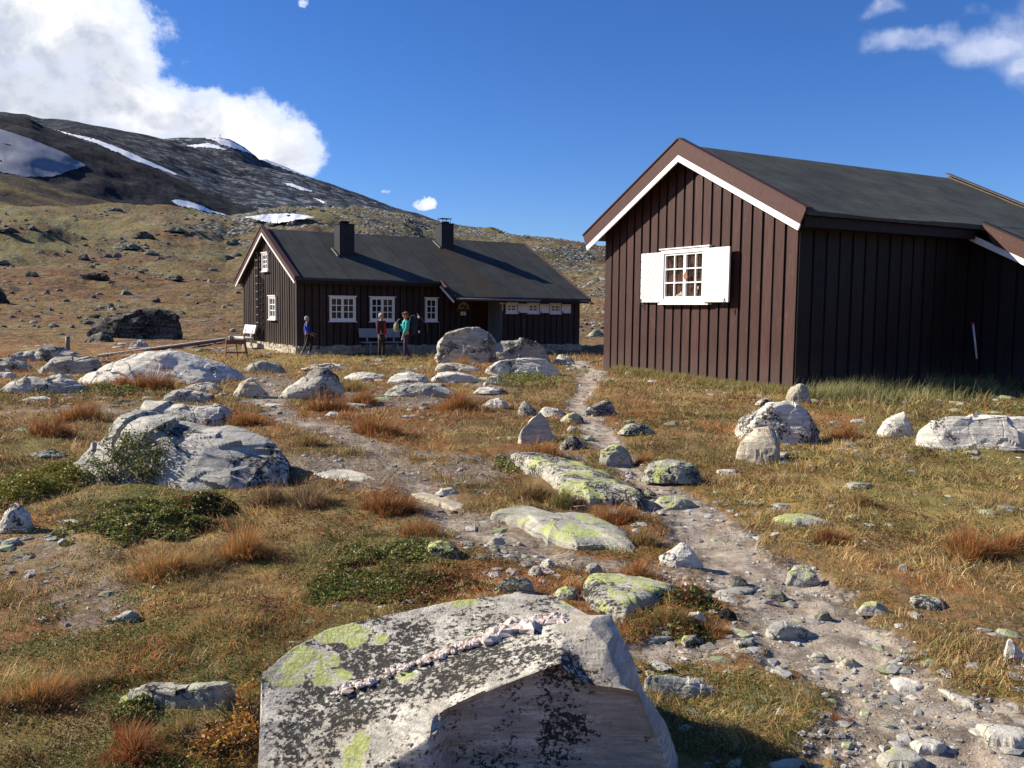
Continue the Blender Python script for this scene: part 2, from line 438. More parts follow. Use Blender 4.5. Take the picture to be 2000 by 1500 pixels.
def shade_build(t, b):
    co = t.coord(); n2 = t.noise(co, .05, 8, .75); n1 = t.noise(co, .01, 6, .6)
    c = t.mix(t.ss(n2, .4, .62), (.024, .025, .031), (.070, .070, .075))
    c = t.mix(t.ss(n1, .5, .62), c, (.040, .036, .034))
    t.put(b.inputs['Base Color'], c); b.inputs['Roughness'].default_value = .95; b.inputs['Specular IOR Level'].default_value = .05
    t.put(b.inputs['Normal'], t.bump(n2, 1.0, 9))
M_shoulder = mat('mountain shoulder with painted shade', shade_build)  # shaded band of the mountain, its shade put into the colour

def knoll_build(t, b):
    co = t.coord(); n2 = t.noise(co, .12, 8, .72); n1 = t.noise(t.mapping(co, (.3, 1, 1)), .05, 6, .6)
    c = t.mix(t.ss(n1, .42, .56), (.050, .036, .022), (.16, .115, .045))
    c = t.mix(t.ss(n2, .55, .7), c, (.045, .04, .035))
    t.put(b.inputs['Base Color'], c); b.inputs['Roughness'].default_value = .95
    t.put(b.inputs['Normal'], t.bump(n2, 1.0, 3))
M_knoll = mat('brown heath knoll', knoll_build)

def snow_build(t, b):
    co = t.coord(); n = t.noise(co, .05, 7, .7); n2 = t.noise(co, .4, 4)
    t.put(b.inputs['Base Color'], t.mix(t.ss(n, .52, .75), (.86, .88, .90), (.52, .56, .62)))
    t.put(b.inputs['Normal'], t.bump(n2, .4, .8)); b.inputs['Roughness'].default_value = .7
M_snow = mat('old snow', snow_build)
M_snowg = plain('bluish grey snow', (.17, .19, .245), .8, .25, .05)  # even bluish grey, much darker than the other snow

def rock_mat(name, c1, c2, black=.3, yellow=0.0, green=.15, sc=1.0, rot=.35, warm=0.0, ymin=.2, painted=False):
    c1 = (c1[0] * 1.03, c1[1], c1[2] * .90); c2 = (min(.86, c2[0] * 1.03), c2[1], c2[2] * .90)
    def f(t, b):
        co = t.coord(); oi = t.node('ShaderNodeObjectInfo')
        off = t.node('ShaderNodeVectorMath', operation='SCALE'); t.put(off.inputs[0], (37., 11., 23.)); t.l.new(oi.outputs['Random'], off.inputs[3])
        p = t.vm('ADD', co, off.outputs[0]); P = t.mapping(p, (sc, sc, sc))
        geo = t.node('ShaderNodeNewGeometry'); nz = t.node('ShaderNodeSeparateXYZ'); t.l.new(geo.outputs['Normal'], nz.inputs[0]); up = nz.outputs[2]
        st = t.mapping(P, (1.2, 1.6, 9), (rot, .25, 0)); band = t.noise(st, 2.2, 7, .62, .6)
        n1 = t.noise(P, 2.3, 6, .6); n2 = t.noise(P, 16, 8, .7); n3 = t.noise(P, 70, 5, .7)
        fine = t.noise(t.mapping(P, (4, 4, 34), (rot, .25, 0)), 2.5, 6, .65)
        c = t.mix(t.ss(band, .36, .64), c1, c2)
        c = t.mix(t.m('MULTIPLY', t.ss(fine, .48, .62), .55 if painted else .30), c, tuple(.6 * x for x in c1))
        c = t.mix(t.m('MULTIPLY', t.ss(n1, .45, .65), .45), c, tuple(.68 * x for x in c1))
        c = t.mix(t.m('MULTIPLY', t.ss(n3, .5, .72), .5), c, tuple(.5 * x for x in c1))
        cv = t.voro(t.vm('ADD', t.mapping(P, (1.1, 1.5, 3.2), (rot, .3, .4)), t.vm('MULTIPLY', t.noise(P, 3, 4, .6, out=1), (.5, .5, .5))), 1.3, 'DISTANCE_TO_EDGE')
        crk = t.m('MULTIPLY', t.m('SUBTRACT', 1, t.ss(cv, .001, .010)), 0.0 if painted else .8)
        c = t.mix(t.m('MULTIPLY', t.m('MULTIPLY', crk, t.ss(n1, .40, .55)), .85), c, (.05, .045, .04))
        if warm: c = t.mix(t.m('MULTIPLY', t.ss(t.noise(P, 3.1, 4), .5, .62), warm), c, (.42, .33, .23))
        if green:
            g = t.m('MULTIPLY', t.ss(t.noise(P, 5.5, 7, .7), .56 - .18 * green, .66), green)
            c = t.mix(g, c, (.25, .29, .17))
        at_b, at_y = (t.attr('blk'), t.attr('yel')) if painted else (None, None)
        if black:
            reg = at_b if painted else t.ss(t.noise(P, 2.2, 5, .65), .62 - .34 * black, .70 - .2 * black)
            bn = t.m('ADD', t.m('MULTIPLY', t.noise(t.mapping(P, (30, 44, 46), (0, 0, -.45)), 1.0, 9, .74, .3), .5), t.m('MULTIPLY', t.noise(P, 60, 8, .72), .5)) if painted else t.noise(P, 34, 9, .74, .2)
            bl = t.ss(t.m('ADD', bn, t.m('MULTIPLY', t.m('SUBTRACT', reg, .5), .13)), .515, .545)
            sm = t.ss(t.noise(P, 75, 5, .7), .56, .61)
            c = t.mix(t.m('MULTIPLY', t.m('MAXIMUM', t.m('MULTIPLY', bl, t.ss(reg, .05, .4)), t.m('MULTIPLY', sm, t.m('ADD', t.m('MULTIPLY', reg, .45), .1 * black))), .94), c, (.020, .019, .018))
        if yellow:
            reg = at_y if painted else t.ss(t.noise(P, 2.6, 4, .6), .64 - .26 * yellow, .70 - .22 * yellow)
            yl = t.ss(t.m('ADD', t.noise(P, 15, 9, .74), t.m('MULTIPLY', t.m('SUBTRACT', reg, .5), .10)), .492, .525)
            up2 = 1.0 if painted else t.ss(up, ymin, ymin + .35)
            c = t.mix(t.m('MULTIPLY', t.m('MULTIPLY', t.m('MULTIPLY', t.ss(reg, .1, .5), yl), up2), .92), c, t.mix(t.ss(n3, .35, .65), (.30, .34, .10), (.56, .60, .22)))
        t.put(b.inputs['Base Color'], c); b.inputs['Roughness'].default_value = .88; b.inputs['Specular IOR Level'].default_value = .2
        h = t.m('ADD', t.m('ADD', t.m('MULTIPLY', n2, .6), t.m('MULTIPLY', n3, .2)), t.m('ADD', t.m('MULTIPLY', fine, .35), t.m('MULTIPLY', crk, -.6)))
        t.put(b.inputs['Normal'], t.bump(h, .85, .03 / sc))
    return mat(name, f)

R_white = rock_mat('white gneiss', (.56, .54, .50), (.82, .80, .76), .22, 0, .08)
R_pale = rock_mat('pale grey schist', (.42, .405, .37), (.68, .66, .61), .40, 0, .22)
R_grey = rock_mat('grey schist', (.31, .305, .29), (.54, .53, .50), .38, 0, .35)
R_whiteblack = rock_mat('white rock with black lichen', (.55, .53, .50), (.80, .78, .75), .58, 0, .05)
R_lime = rock_mat('grey rock with lime lichen', (.30, .30, .27), (.50, .49, .44), .55, .55, .5, ymin=-.1)
R_limeslab = rock_mat('schist slab with lime lichen', (.36, .35, .32), (.56, .54, .50), .25, .62, .45, ymin=.1)
R_limeblack = rock_mat('slab with black and lime lichen', (.38, .37, .34), (.62, .60, .56), .75, .60, .35, ymin=.1)
R_limetop = rock_mat('grey stone with a lime cap', (.36, .35, .32), (.54, .52, .48), .25, 1.25, .2, ymin=.45)
R_warm = rock_mat('warm pale stone', (.44, .40, .33), (.66, .61, .53), .15, 0, .08, warm=.6)
R_dark = rock_mat('dark banded rock', (.045, .045, .045), (.26, .25, .22), .70, 0, .2, sc=.30, rot=.9)  # broad dark to grey bands with black blotches
R_hill = rock_mat('hill boulder', (.12, .12, .105), (.30, .295, .26), .5, 0, .35, sc=.4)
R_big = rock_mat('front boulder', (.45, .425, .39), (.74, .715, .67), .95, .8, .10, sc=1.0, rot=.6, warm=.35, painted=True)
R_found = rock_mat('foundation stone', (.42, .38, .31), (.62, .58, .50), .1, 0, .05, warm=.4)

def boards(name, c, c2, gz=1.0, spec=.25, rough=.6, wear=.25):
    def f(t, b):
        co = t.coord(); r = t.attr('rnd')
        offs = t.node('ShaderNodeCombineXYZ'); t.put(offs.inputs[0], t.m('MULTIPLY', r, 31.7)); t.put(offs.inputs[1], t.m('MULTIPLY', r, 17.1)); t.put(offs.inputs[2], t.m('MULTIPLY', r, 9.3))
        p = t.mapping(t.vm('ADD', co, offs.outputs[0]), (14, 14, .8 * gz))
        g = t.noise(p, 2.2, 6, .65, .3); kn = t.noise(t.vm('ADD', co, offs.outputs[0]), 5, 4, .6)
        cc = t.mix(t.ss(g, .35, .65), c, c2)
        cc = t.mix(t.m('MULTIPLY', r, .50), cc, tuple(.58 * x for x in c))
        sz = t.node('ShaderNodeSeparateXYZ'); t.l.new(co, sz.inputs[0])
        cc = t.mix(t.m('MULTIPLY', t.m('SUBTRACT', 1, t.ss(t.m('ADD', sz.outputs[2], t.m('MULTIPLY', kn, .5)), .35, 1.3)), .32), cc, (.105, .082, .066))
        cc = t.mix(t.m('MULTIPLY', t.ss(t.noise(t.mapping(co, (40, 40, 9)), 1, 3, .6), .70, .74), .5), cc, (.24, .19, .17))
        cc = t.mix(t.m('MULTIPLY', t.ss(kn, .6, .74), wear), cc, tuple(min(1, 1.7 * x + .03) for x in c2))
        t.put(b.inputs['Base Color'], cc); b.inputs['Roughness'].default_value = rough; b.inputs['Specular IOR Level'].default_value = spec
        t.put(b.inputs['Normal'], t.bump(g, .25, .006))
    return mat(name, f)

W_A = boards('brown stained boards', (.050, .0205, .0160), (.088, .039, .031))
W_Ashade = boards('brown boards with painted shade', (.019, .016, .015), (.033, .028, .026), wear=.08)  # same boards, with the shade of side wall and wing painted in
W_B = boards('dark brown cabin boards', (.030, .018, .014), (.062, .042, .034))
W_groove = plain('dark groove backing', (.012, .006, .006), .8, .2)
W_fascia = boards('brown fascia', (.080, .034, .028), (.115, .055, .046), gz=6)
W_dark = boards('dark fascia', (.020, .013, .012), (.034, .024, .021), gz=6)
W_weath = boards('weathered grey wood', (.16, .155, .145), (.30, .29, .27), gz=1)
V_grey = plain('worn brown verge wood', (.12, .095, .080), .8, .3, 12)
W_orange = boards('orange brown wood', (.20, .085, .030), (.34, .17, .075), gz=1)
W_door = boards('brown plank door', (.040, .014, .008), (.075, .026, .014))
P_white = plain('white paint', (.84, .83, .80), .5, .06, 7, .35, .1)
P_bench = plain('weathered white bench paint', (.72, .71, .68), .6, .12, 7)
P_benchg = plain('grey bench paint', (.30, .30, .31), .6, .12, 7)
P_groove = plain('board seam', (.22, .20, .18), .8, .1)
C_black = plain('black sheet metal', (.011, .011, .012), .55, .25, 3, .4)
M_iron = plain('dark iron', (.03, .026, .024), .6, .2)

def felt(name, c1, c2, seams=False, rust=None, speck=.4):
    def f(t, b):
        co = t.coord(); sx = t.node('ShaderNodeSeparateXYZ'); t.l.new(co, sx.inputs[0])
        n = t.noise(co, .9, 5, .6); g = t.noise(co, 30, 5, .85); g2 = t.noise(t.mapping(co, (3, .35, .35)), 2, 5, .6)
        c = t.mix(t.ss(n, .4, .62), c1, c2); c = t.mix(t.m('MULTIPLY', t.ss(g2, .45, .65), .4), c, tuple(1.35 * x for x in c2))
        c = t.mix(t.m('MULTIPLY', t.ss(g, .5, .7), speck), c, tuple(3.2 * x + .02 for x in c2))
        h = g
        if not seams:
            fy = t.m('FRACT', t.m('ADD', t.m('MULTIPLY', sx.outputs[1], .93), t.m('MULTIPLY', n, .06))); ly = t.m('SUBTRACT', 1, t.ss(fy, .01, .05))
            c = t.mix(t.m('MULTIPLY', ly, .5), c, tuple(.45 * x for x in c1)); h = t.m('ADD', g, t.m('MULTIPLY', fy, .5))
            c = t.mix(t.m('MULTIPLY', t.ss(t.noise(co, 2.3, 5, .7), .52, .66), .35), c, (.085, .080, .062))
        if seams:
            fr = t.m('FRACT', t.m('DIVIDE', sx.outputs[0], .98)); ln = t.m('SUBTRACT', 1, t.ss(fr, .015, .06))
            step = t.m('FLOOR', t.m('DIVIDE', sx.outputs[0], .98)); wn = t.node('ShaderNodeTexWhiteNoise', noise_dimensions='1D'); t.put(wn.inputs['W'], step)
            c = t.mix(t.m('MULTIPLY', wn.outputs['Value'], .35), c, tuple(.6 * x for x in c1))
            c = t.mix(t.m('MULTIPLY', ln, .7), c, tuple(.35 * x for x in c1))
            h = t.m('ADD', t.m('MULTIPLY', g, .3), t.m('MULTIPLY', fr, -.8))
        if rust:
            a = t.m('ABSOLUTE', t.m('SUBTRACT', sx.outputs[0], t.m('ADD', rust, t.m('MULTIPLY', n, .3))))
            rr = t.m('MULTIPLY', t.m('SUBTRACT', 1, t.ss(a, .15, 1.0)), t.m('SUBTRACT', 1, t.ss(sx.outputs[1], 2.9, 3.2)))
            c = t.mix(t.m('MULTIPLY', rr, .55), c, (.075, .048, .028))
        t.put(b.inputs['Base Color'], c); b.inputs['Roughness'].default_value = .9; b.inputs['Specular IOR Level'].default_value = .15
        t.put(b.inputs['Normal'], t.bump(h, .5, .012))
    return mat(name, f)
F_A = felt('green grey gritted roofing felt', (.054, .060, .052), (.080, .087, .074), speck=.55)
F_B = felt('dark roofing felt in strips', (.044, .047, .044), (.064, .067, .062), True, 7.5, .25)

def glass_build(tint, tint2):
    def f(t, b):
        co = t.coord(); n = t.noise(t.mapping(co, (3, 3, 1.5)), 2.5, 4, .6)
        t.put(b.inputs['Base Color'], t.mix(t.ss(n, .42, .6), tint, tint2)); b.inputs['Roughness'].default_value = .04; b.inputs['Specular IOR Level'].default_value = .9
        t.put(b.inputs['Normal'], t.bump(t.noise(co, 2.5, 2), .12, .02))
    return f
G_A = mat('window glass over brown curtain', glass_build((.012, .007, .005), (.085, .040, .026)))
G_B = mat('dark window glass', glass_build((.008, .008, .009), (.016, .015, .013)))
G_B2 = mat('window glass with painted hill reflection', glass_build((.045, .048, .026), (.095, .088, .048)))  # reflected hillside painted into the pane colour


# ------------------------------------------------------------------ the ground sheet
def build_ground():
    dense = np.linspace(math.radians(-38), math.radians(38), 760)
    rest = np.linspace(math.radians(38), math.radians(322), 150)[1:-1]
    az = np.concatenate([dense, rest]); nc = len(az)
    rr = np.concatenate([[.25, .8], np.geomspace(1.2, 720, 690)]); nr = len(rr)
    A, Rr = np.meshgrid(az, rr); X = Rr * np.sin(A); Y = Rr * np.cos(A)
    Z = np.empty_like(X)
    for i in range(0, nr, 60): Z[i:i + 60] = terrain(X[i:i + 60], Y[i:i + 60])
    V = np.stack([X, Y, Z], -1).reshape(-1, 3); V = np.concatenate([V, [[0, 0, float(Z[0].mean())]]])
    i = np.arange(nr - 1)[:, None] * nc; j = np.arange(nc)[None]; j2 = (j + 1) % nc
    Q = np.stack([i + j, i + j2, i + nc + j2, i + nc + j], -1).reshape(-1, 4)[:, ::-1]
    T = np.stack([np.full(nc, len(V) - 1), np.arange(nc), (np.arange(nc) + 1) % nc], -1)[:, ::-1]
    x, y = V[:, 0], V[:, 1]; r = np.hypot(x, y); azv = np.arctan2(x, y); p = V[:, :2]
    path = pathmask(x, y)
    e = (V[:, 2] - EYE) / np.maximum(r, 1); E = np.interp(azv, *HILL)
    right = smooth(azv, -.33, -.20)                                       # stony part behind the cabins
    topl = smooth(e / np.maximum(E, .01), .55, .9) * smooth(azv, -.42, -.3)
    rocky = np.clip(np.maximum(right * smooth(e, .004, .02), topl) + .25 * smooth(r, 80, 200), 0, 1) * smooth(r, 60, 100)
    n = fbm(p * .5, 51, 4)
    green = smooth(n, .25, .6) * .5 * (1 - smooth(r, 25, 40))
    for px, py, rad, k in ((330, 985, .9, 1), (90, 930, .9, .9), (730, 1100, .75, .9), (820, 1190, .6, .6), (1040, 735, 1.3, .9), (1380, 745, 1.2, .6), (1430, 740, 1.0, .6),
                           (1700, 790, 2.2, .8), (1950, 790, 2.2, .8), (430, 775, 1.0, .6), (1480, 900, 1, .4)):
        gx, gy = g0(px, py); green = np.maximum(green, k * (1 - smooth(np.hypot(x - gx, (y - gy) * .8) / rad + fbm(p * 2, 77, 3) * .25, .5, 1.1)))
    rust = smooth(fbm(p * .8, 61, 4), .0, .55) * .8
    gold = np.zeros(len(x))
    for px, py, rad, k in ((1850, 960, 2.6, 1), (1700, 1000, 2.0, .8), (1480, 770, 4, .7), (700, 703, 6, .8), (500, 1060, 1.5, .5), (1420, 1390, .8, .7), (1900, 900, 3, .8)):
        gx, gy = g0(px, py); gold = np.maximum(gold, k * (1 - smooth(np.hypot(x - gx, y - gy) / rad + fbm(p * 1.3, 87, 3) * .3, .4, 1.1)))
    far = smooth(r, 30, 60)
    o = mesh_np('ground', V, [Q, T], M_ground, smoothf=True, attrs=dict(path=path, rocky=rocky, green=green, rust=rust, gold=gold, far=far))
    tagit(o, kind='structure')
build_ground()

def mountain(name, pts, r_in, R, e_in, material, k=1.0, amp=8.0, seed=0, drop=.5, dust=None, seg=420, nr=110):
    a_, e_ = curve(pts); az = np.linspace(a_[0], a_[-1], seg); E = np.interp(az, a_, e_)
    tt = np.linspace(0, 1.35, nr); A, T = np.meshgrid(az, tt); EE = np.interp(A, a_, e_)
    r = r_in + (R - r_in) * T
    ei = np.minimum(e_in, EE * .45)
    ee = ei + (EE - ei) * np.clip(T, 0, 1) ** k
    Z = EYE + r * ee; Z = np.where(T > 1, EYE + R * EE - (r - R) * drop, Z)
    X, Y = r * np.sin(A), r * np.cos(A); p = np.stack([X, Y], -1)
    env = np.clip(T * (1 - T) * 4, 0, 1) * (T < 1)
    Z = Z + (fbm(p * (3.2 / R), seed, 5) * amp * 2.5) * env + fbm(p * (40 / R), seed + 9, 4) * amp * .16 * (T < 1.02)
    V = np.stack([X, Y, Z], -1).reshape(-1, 3)
    i = np.arange(nr - 1)[:, None] * seg; j = np.arange(seg - 1)[None]
    Q = np.stack([i + j, i + seg + j, i + seg + j + 1, i + j + 1], -1).reshape(-1, 4)[:, ::-1]
    el = (V[:, 2] - EYE) / np.hypot(V[:, 0], V[:, 1])
    du = np.clip(dust(np.arctan2(V[:, 0], V[:, 1]), el), 0, 1) if dust else np.zeros(len(V))
    o = mesh_np(name, V, Q, material, smoothf=True, attrs=dict(dust=du)); tagit(o, kind='structure')
    return (r_in, R, e_in, a_, e_, k, V.reshape(nr, seg, 3))

L0 = [(150, 330), (250, 290), (300, 273), (317, 271), (345, 268), (395, 266), (429, 267), (450, 272), (476, 285), (490, 296), (500, 303), (506, 311), (518, 310), (574, 331), (630, 352),
      (700, 376), (760, 400), (800, 412), (860, 432), (940, 455), (1180, 492), (1700, 560)]
L1 = [(-800, 130), (-300, 190), (0, 217), (50, 221), (80, 230), (150, 236), (250, 256), (330, 274), (437, 309), (525, 328), (595, 345), (650, 365), (700, 385), (790, 418), (870, 442), (1000, 470), (1300, 520)]
LS = [(-800, 150), (-300, 200), (0, 224), (60, 234), (100, 249), (200, 285), (300, 329), (400, 374), (450, 394), (520, 414), (620, 432)]
LK = [(-800, 260), (-200, 320), (0, 337), (60, 350), (130, 371), (200, 390), (260, 404)]
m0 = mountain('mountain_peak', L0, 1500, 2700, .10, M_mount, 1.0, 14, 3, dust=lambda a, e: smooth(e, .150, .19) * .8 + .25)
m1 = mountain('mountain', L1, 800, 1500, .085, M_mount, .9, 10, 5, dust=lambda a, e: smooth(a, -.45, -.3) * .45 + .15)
ms = mountain('mountain_shoulder', LS, 520, 850, .08, M_shoulder, .85, 7, 7)
mk = mountain('knoll', LK, 400, 520, .09, M_knoll, 1.0, 3, 9)
V_terr = None

# snow lying on the slopes: each patch draped over the slope it lies on
def on_slope(mm, px, py):
    r_in, R, e_in, a_, e_, k, G = mm; az, e = ang(px, py)
    seg = G.shape[1]; f = (az - a_[0]) / (a_[-1] - a_[0]) * (seg - 1); i = int(np.clip(f, 0, seg - 2)); q = f - i
    c = G[:, i] * (1 - q) + G[:, i + 1] * q; h = np.hypot(c[:, 0], c[:, 1]); ev = (c[:, 2] - EYE) / h
    ev = ev[:int(len(ev) / 1.35) + 1]
    b = np.nonzero(ev >= e)[0]; j = b[0] if len(b) else int(np.argmax(ev)); j = max(j, 1)
    g = 0 if not len(b) else (e - ev[j - 1]) / (ev[j] - ev[j - 1] + 1e-9)
    pt = c[j - 1] * (1 - g) + c[j] * g if len(b) else c[j]
    return pt

def snow(mm, top, bot, label, m=None, n=26, k=7, lift=.0009):
    n = n * 2
    tx = np.array(top, float); bx = np.array(bot, float); V = []
    rnd = random.Random(len(label))
    for i in range(n + 1):
        q = i / n
        def res(c):
            s = np.linspace(0, 1, len(c)); return np.interp(q, s, c[:, 0]), np.interp(q, s, c[:, 1])
        a, b = res(tx), res(bx); ja, jb = rnd.uniform(-.7, .7), rnd.uniform(-1.0, 1.0)
        for j in range(k + 1):
            u = j / k; px, py = a[0] + (b[0] - a[0]) * u, a[1] + ja * (1 - u) * (0 < i < n) + (b[1] + jb * (0 < i < n) - a[1] - ja) * u
            P = on_slope(mm, px, py) if mm is not None else np.array(gnd(px, py))
            d = P - np.array([0, 0, EYE]); P = P - d * lift; P[2] += lift * 220 + (.9 if mm is None else 0); V.append(P)
    F_ = [(i * (k + 1) + j, (i + 1) * (k + 1) + j, (i + 1) * (k + 1) + j + 1, i * (k + 1) + j + 1) for i in range(n) for j in range(k)]
    V = np.array(V); base = V.mean(0)
    o = mesh_np('snow_patch', V - base, np.array(F_), m or M_snow, smoothf=True, loc=base)
    tagit(o, label, 'snow patch', 'snow patches on the mountain')

snow(None, [(478, 430), (500, 427), (530, 424), (560, 423), (590, 425), (612, 430)], [(478, 430), (500, 435), (520, 440), (545, 442), (575, 437), (612, 431)], 'bright white snow patch on the slope just above the far cabin roof')
snow(ms, [(-120, 215), (-40, 240), (0, 252), (60, 272), (120, 296), (166, 322)], [(-120, 330), (-40, 335), (0, 336), (50, 346), (100, 346), (166, 325)], 'broad bluish snowfield at the left edge of the mountain', M_snowg, 30, 14)
snow(m1, [(108, 253), (140, 262), (180, 270), (230, 288), (270, 305), (345, 340)], [(108, 254), (140, 265), (180, 277), (230, 298), (270, 317), (345, 342)], 'long thin snow streak running down behind the dark shoulder', None, 30, 3)
snow(ms, [(335, 392), (350, 390), (370, 394), (395, 402), (410, 410), (448, 422)], [(335, 393), (350, 402), (370, 406), (395, 412), (410, 415), (448, 423)], 'small snow patch in the hollow at the foot of the dark shoulder', None, 16, 4)
snow(m0, [(402, 268), (415, 266), (430, 268), (455, 278), (480, 291), (497, 302)], [(402, 270), (415, 273), (430, 281), (455, 289), (480, 296), (497, 303)], 'white snow cap on the far summit', None, 20, 4)
snow(m0, [(365, 284), (385, 282), (405, 279), (420, 283), (442, 292)], [(365, 285), (385, 288), (405, 288), (420, 289), (442, 293)], 'thin snow band just below the summit cap', None, 14, 3)
snow(m0, [(512, 311), (530, 315), (555, 325), (590, 338), (620, 350)], [(512, 313), (530, 320), (555, 330), (590, 342), (620, 351)], 'narrow snow strip along the skyline right of the summit', None, 20, 3)
snow(m1, [(552, 357), (570, 359), (590, 366), (610, 373)], [(552, 358), (570, 365), (590, 372), (610, 374)], 'small snow patch in the middle of the grey slope', None, 14, 3)
snow(m1, [(612, 386), (625, 390), (638, 398)], [(612, 387), (625, 394), (638, 399)], 'tiny snow patch low on the grey slope', None, 10, 2)
snow(m0, [(664, 375), (680, 380), (700, 386), (735, 396)], [(664, 376), (680, 384), (700, 391), (735, 398)], 'long thin snow strip low on the right shoulder of the mountain', None, 14, 2)
P_ = on_slope(m0, 430, 268.5)
mb = MB(); mb.tube([(0, 0, -2), (0, 0, 9)], .7, 6); mb.tube([(-1.5, 0, 7), (1.5, 0, 7)], .4, 5)
tagit(mb.build('summit_mast', C_black, loc=P_), 'tiny dark mast standing on the snowy summit', 'mast')


# ================================================================== CABINS
def L3(*a): return [tuple(q) for q in a]

def board_wall(mbk, mbb, axis, fixed, a0, a1, z0, ztop, pitch, gap, out, proud=.028, seed=1):
    """upright boards on a wall plane; axis 'y' = gable on x=fixed, 'x' = side on y=fixed; ztop(a) gives the top"""
    R = random.Random(seed); n = max(1, round((a1 - a0) / pitch)); p = (a1 - a0) / n
    for i in range(n):
        b0 = a0 + i * p + (gap / 2 if i else 0); b1 = a0 + (i + 1) * p - (gap / 2 if i < n - 1 else 0)
        b0 += R.uniform(-.008, .008) if i else 0; b1 += R.uniform(-.008, .008) if i < n - 1 else 0
        zb = z0 + R.uniform(-.012, .012); pr = proud * R.uniform(.8, 1.2)
        mid = [(b0, ztop(b0)), (b1, ztop(b1))]
        bc = (b0 + b1) / 2; top = [(b0, ztop(b0)), (b1, ztop(b1))] if abs(ztop(bc) - (ztop(b0) + ztop(b1)) / 2) < .02 else [(b0, ztop(b0)), (bc, ztop(bc)), (b1, ztop(b1))]
        prof = [(b0, zb)] + top + [(b1, zb)]
        if axis == 'y': mbb.prism([(fixed, a, z) for a, z in prof], (out * pr, 0, 0), R.random())
        else: mbb.prism([(a, fixed, z) for a, z in prof], (0, out * pr, 0), R.random())

def window(parent, axis, fixed, a0, a1, z0, z1, cols, rows, leaves, glass, depth=.10, frame=.055, sill=.05, curtain=None):
    """a framed window standing proud of the boards; a = along the wall; outward is -axis"""
    def P3(a, d, z): return (fixed - d, a, z) if axis == 'y' else (a, fixed - d, z)
    def bx(m, aa, ab, da, db, za, zb, r=None):
        p, q = P3(aa, da, za), P3(ab, db, zb)
        m.box(min(p[0], q[0]), max(p[0], q[0]), min(p[1], q[1]), max(p[1], q[1]), za, zb, r)
    f = MB()
    bx(f, a0, a0 + frame, .0, depth, z0, z1); bx(f, a1 - frame, a1, .0, depth, z0, z1)
    bx(f, a0 + frame, a1 - frame, .0, depth, z1 - frame, z1); bx(f, a0 + frame, a1 - frame, .0, depth, z0, z0 + frame)
    o = f.build('window', P_white, parent)
    s = MB(); bx(s, a0 - sill, a1 + sill, .0, depth + .035, z0 - .035, z0 - .002); s.build('sill', P_white, o)
    s = MB(); bx(s, a0 - sill, a1 + sill, .0, depth + .03, z1 + .002, z1 + .035); s.build('head_board', P_white, o)
    lw = (a1 - a0 - 2 * frame) / leaves
    sash = MB(); gl = MB()
    for k in range(leaves):
        b0 = a0 + frame + k * lw + .002; b1 = b0 + lw - .004; st = min(.05, lw * .12)
        bx(sash, b0, b0 + st, .02, depth - .03, z0 + frame, z1 - frame); bx(sash, b1 - st, b1, .02, depth - .03, z0 + frame, z1 - frame)
        bx(sash, b0 + st, b1 - st, .02, depth - .03, z0 + frame, z0 + frame + st * 1.5); bx(sash, b0 + st, b1 - st, .02, depth - .03, z1 - frame - st, z1 - frame)
        bar = max(.015 if rows > 2 else .021, st * .36)
        for c in range(1, cols):
            x = b0 + st + (b1 - b0 - 2 * st) * c / cols; bx(sash, x - bar, x + bar, .03, depth - .035, z0 + frame + st * 1.5, z1 - frame - st)
        for r in range(1, rows):
            z = z0 + frame + st * 1.5 + (z1 - z0 - 2 * frame - 2.5 * st) * r / rows
            for c in range(cols):
                xa = b0 + st + (b1 - b0 - 2 * st) * c / cols + (bar if c else 0); xb = b0 + st + (b1 - b0 - 2 * st) * (c + 1) / cols - (bar if c < cols - 1 else 0)
                bx(sash, xa, xb, .03, depth - .037, z - bar, z + bar)
    sash.build('sash', P_white, o)
    for k in range(leaves):
        g = MB(); b0 = a0 + frame + k * lw + .02; bx(g, b0, b0 + lw - .04, .010, .026, z0 + frame + .01, z1 - frame - .01)
        g.build('pane', glass[k % len(glass)], o)
    return o

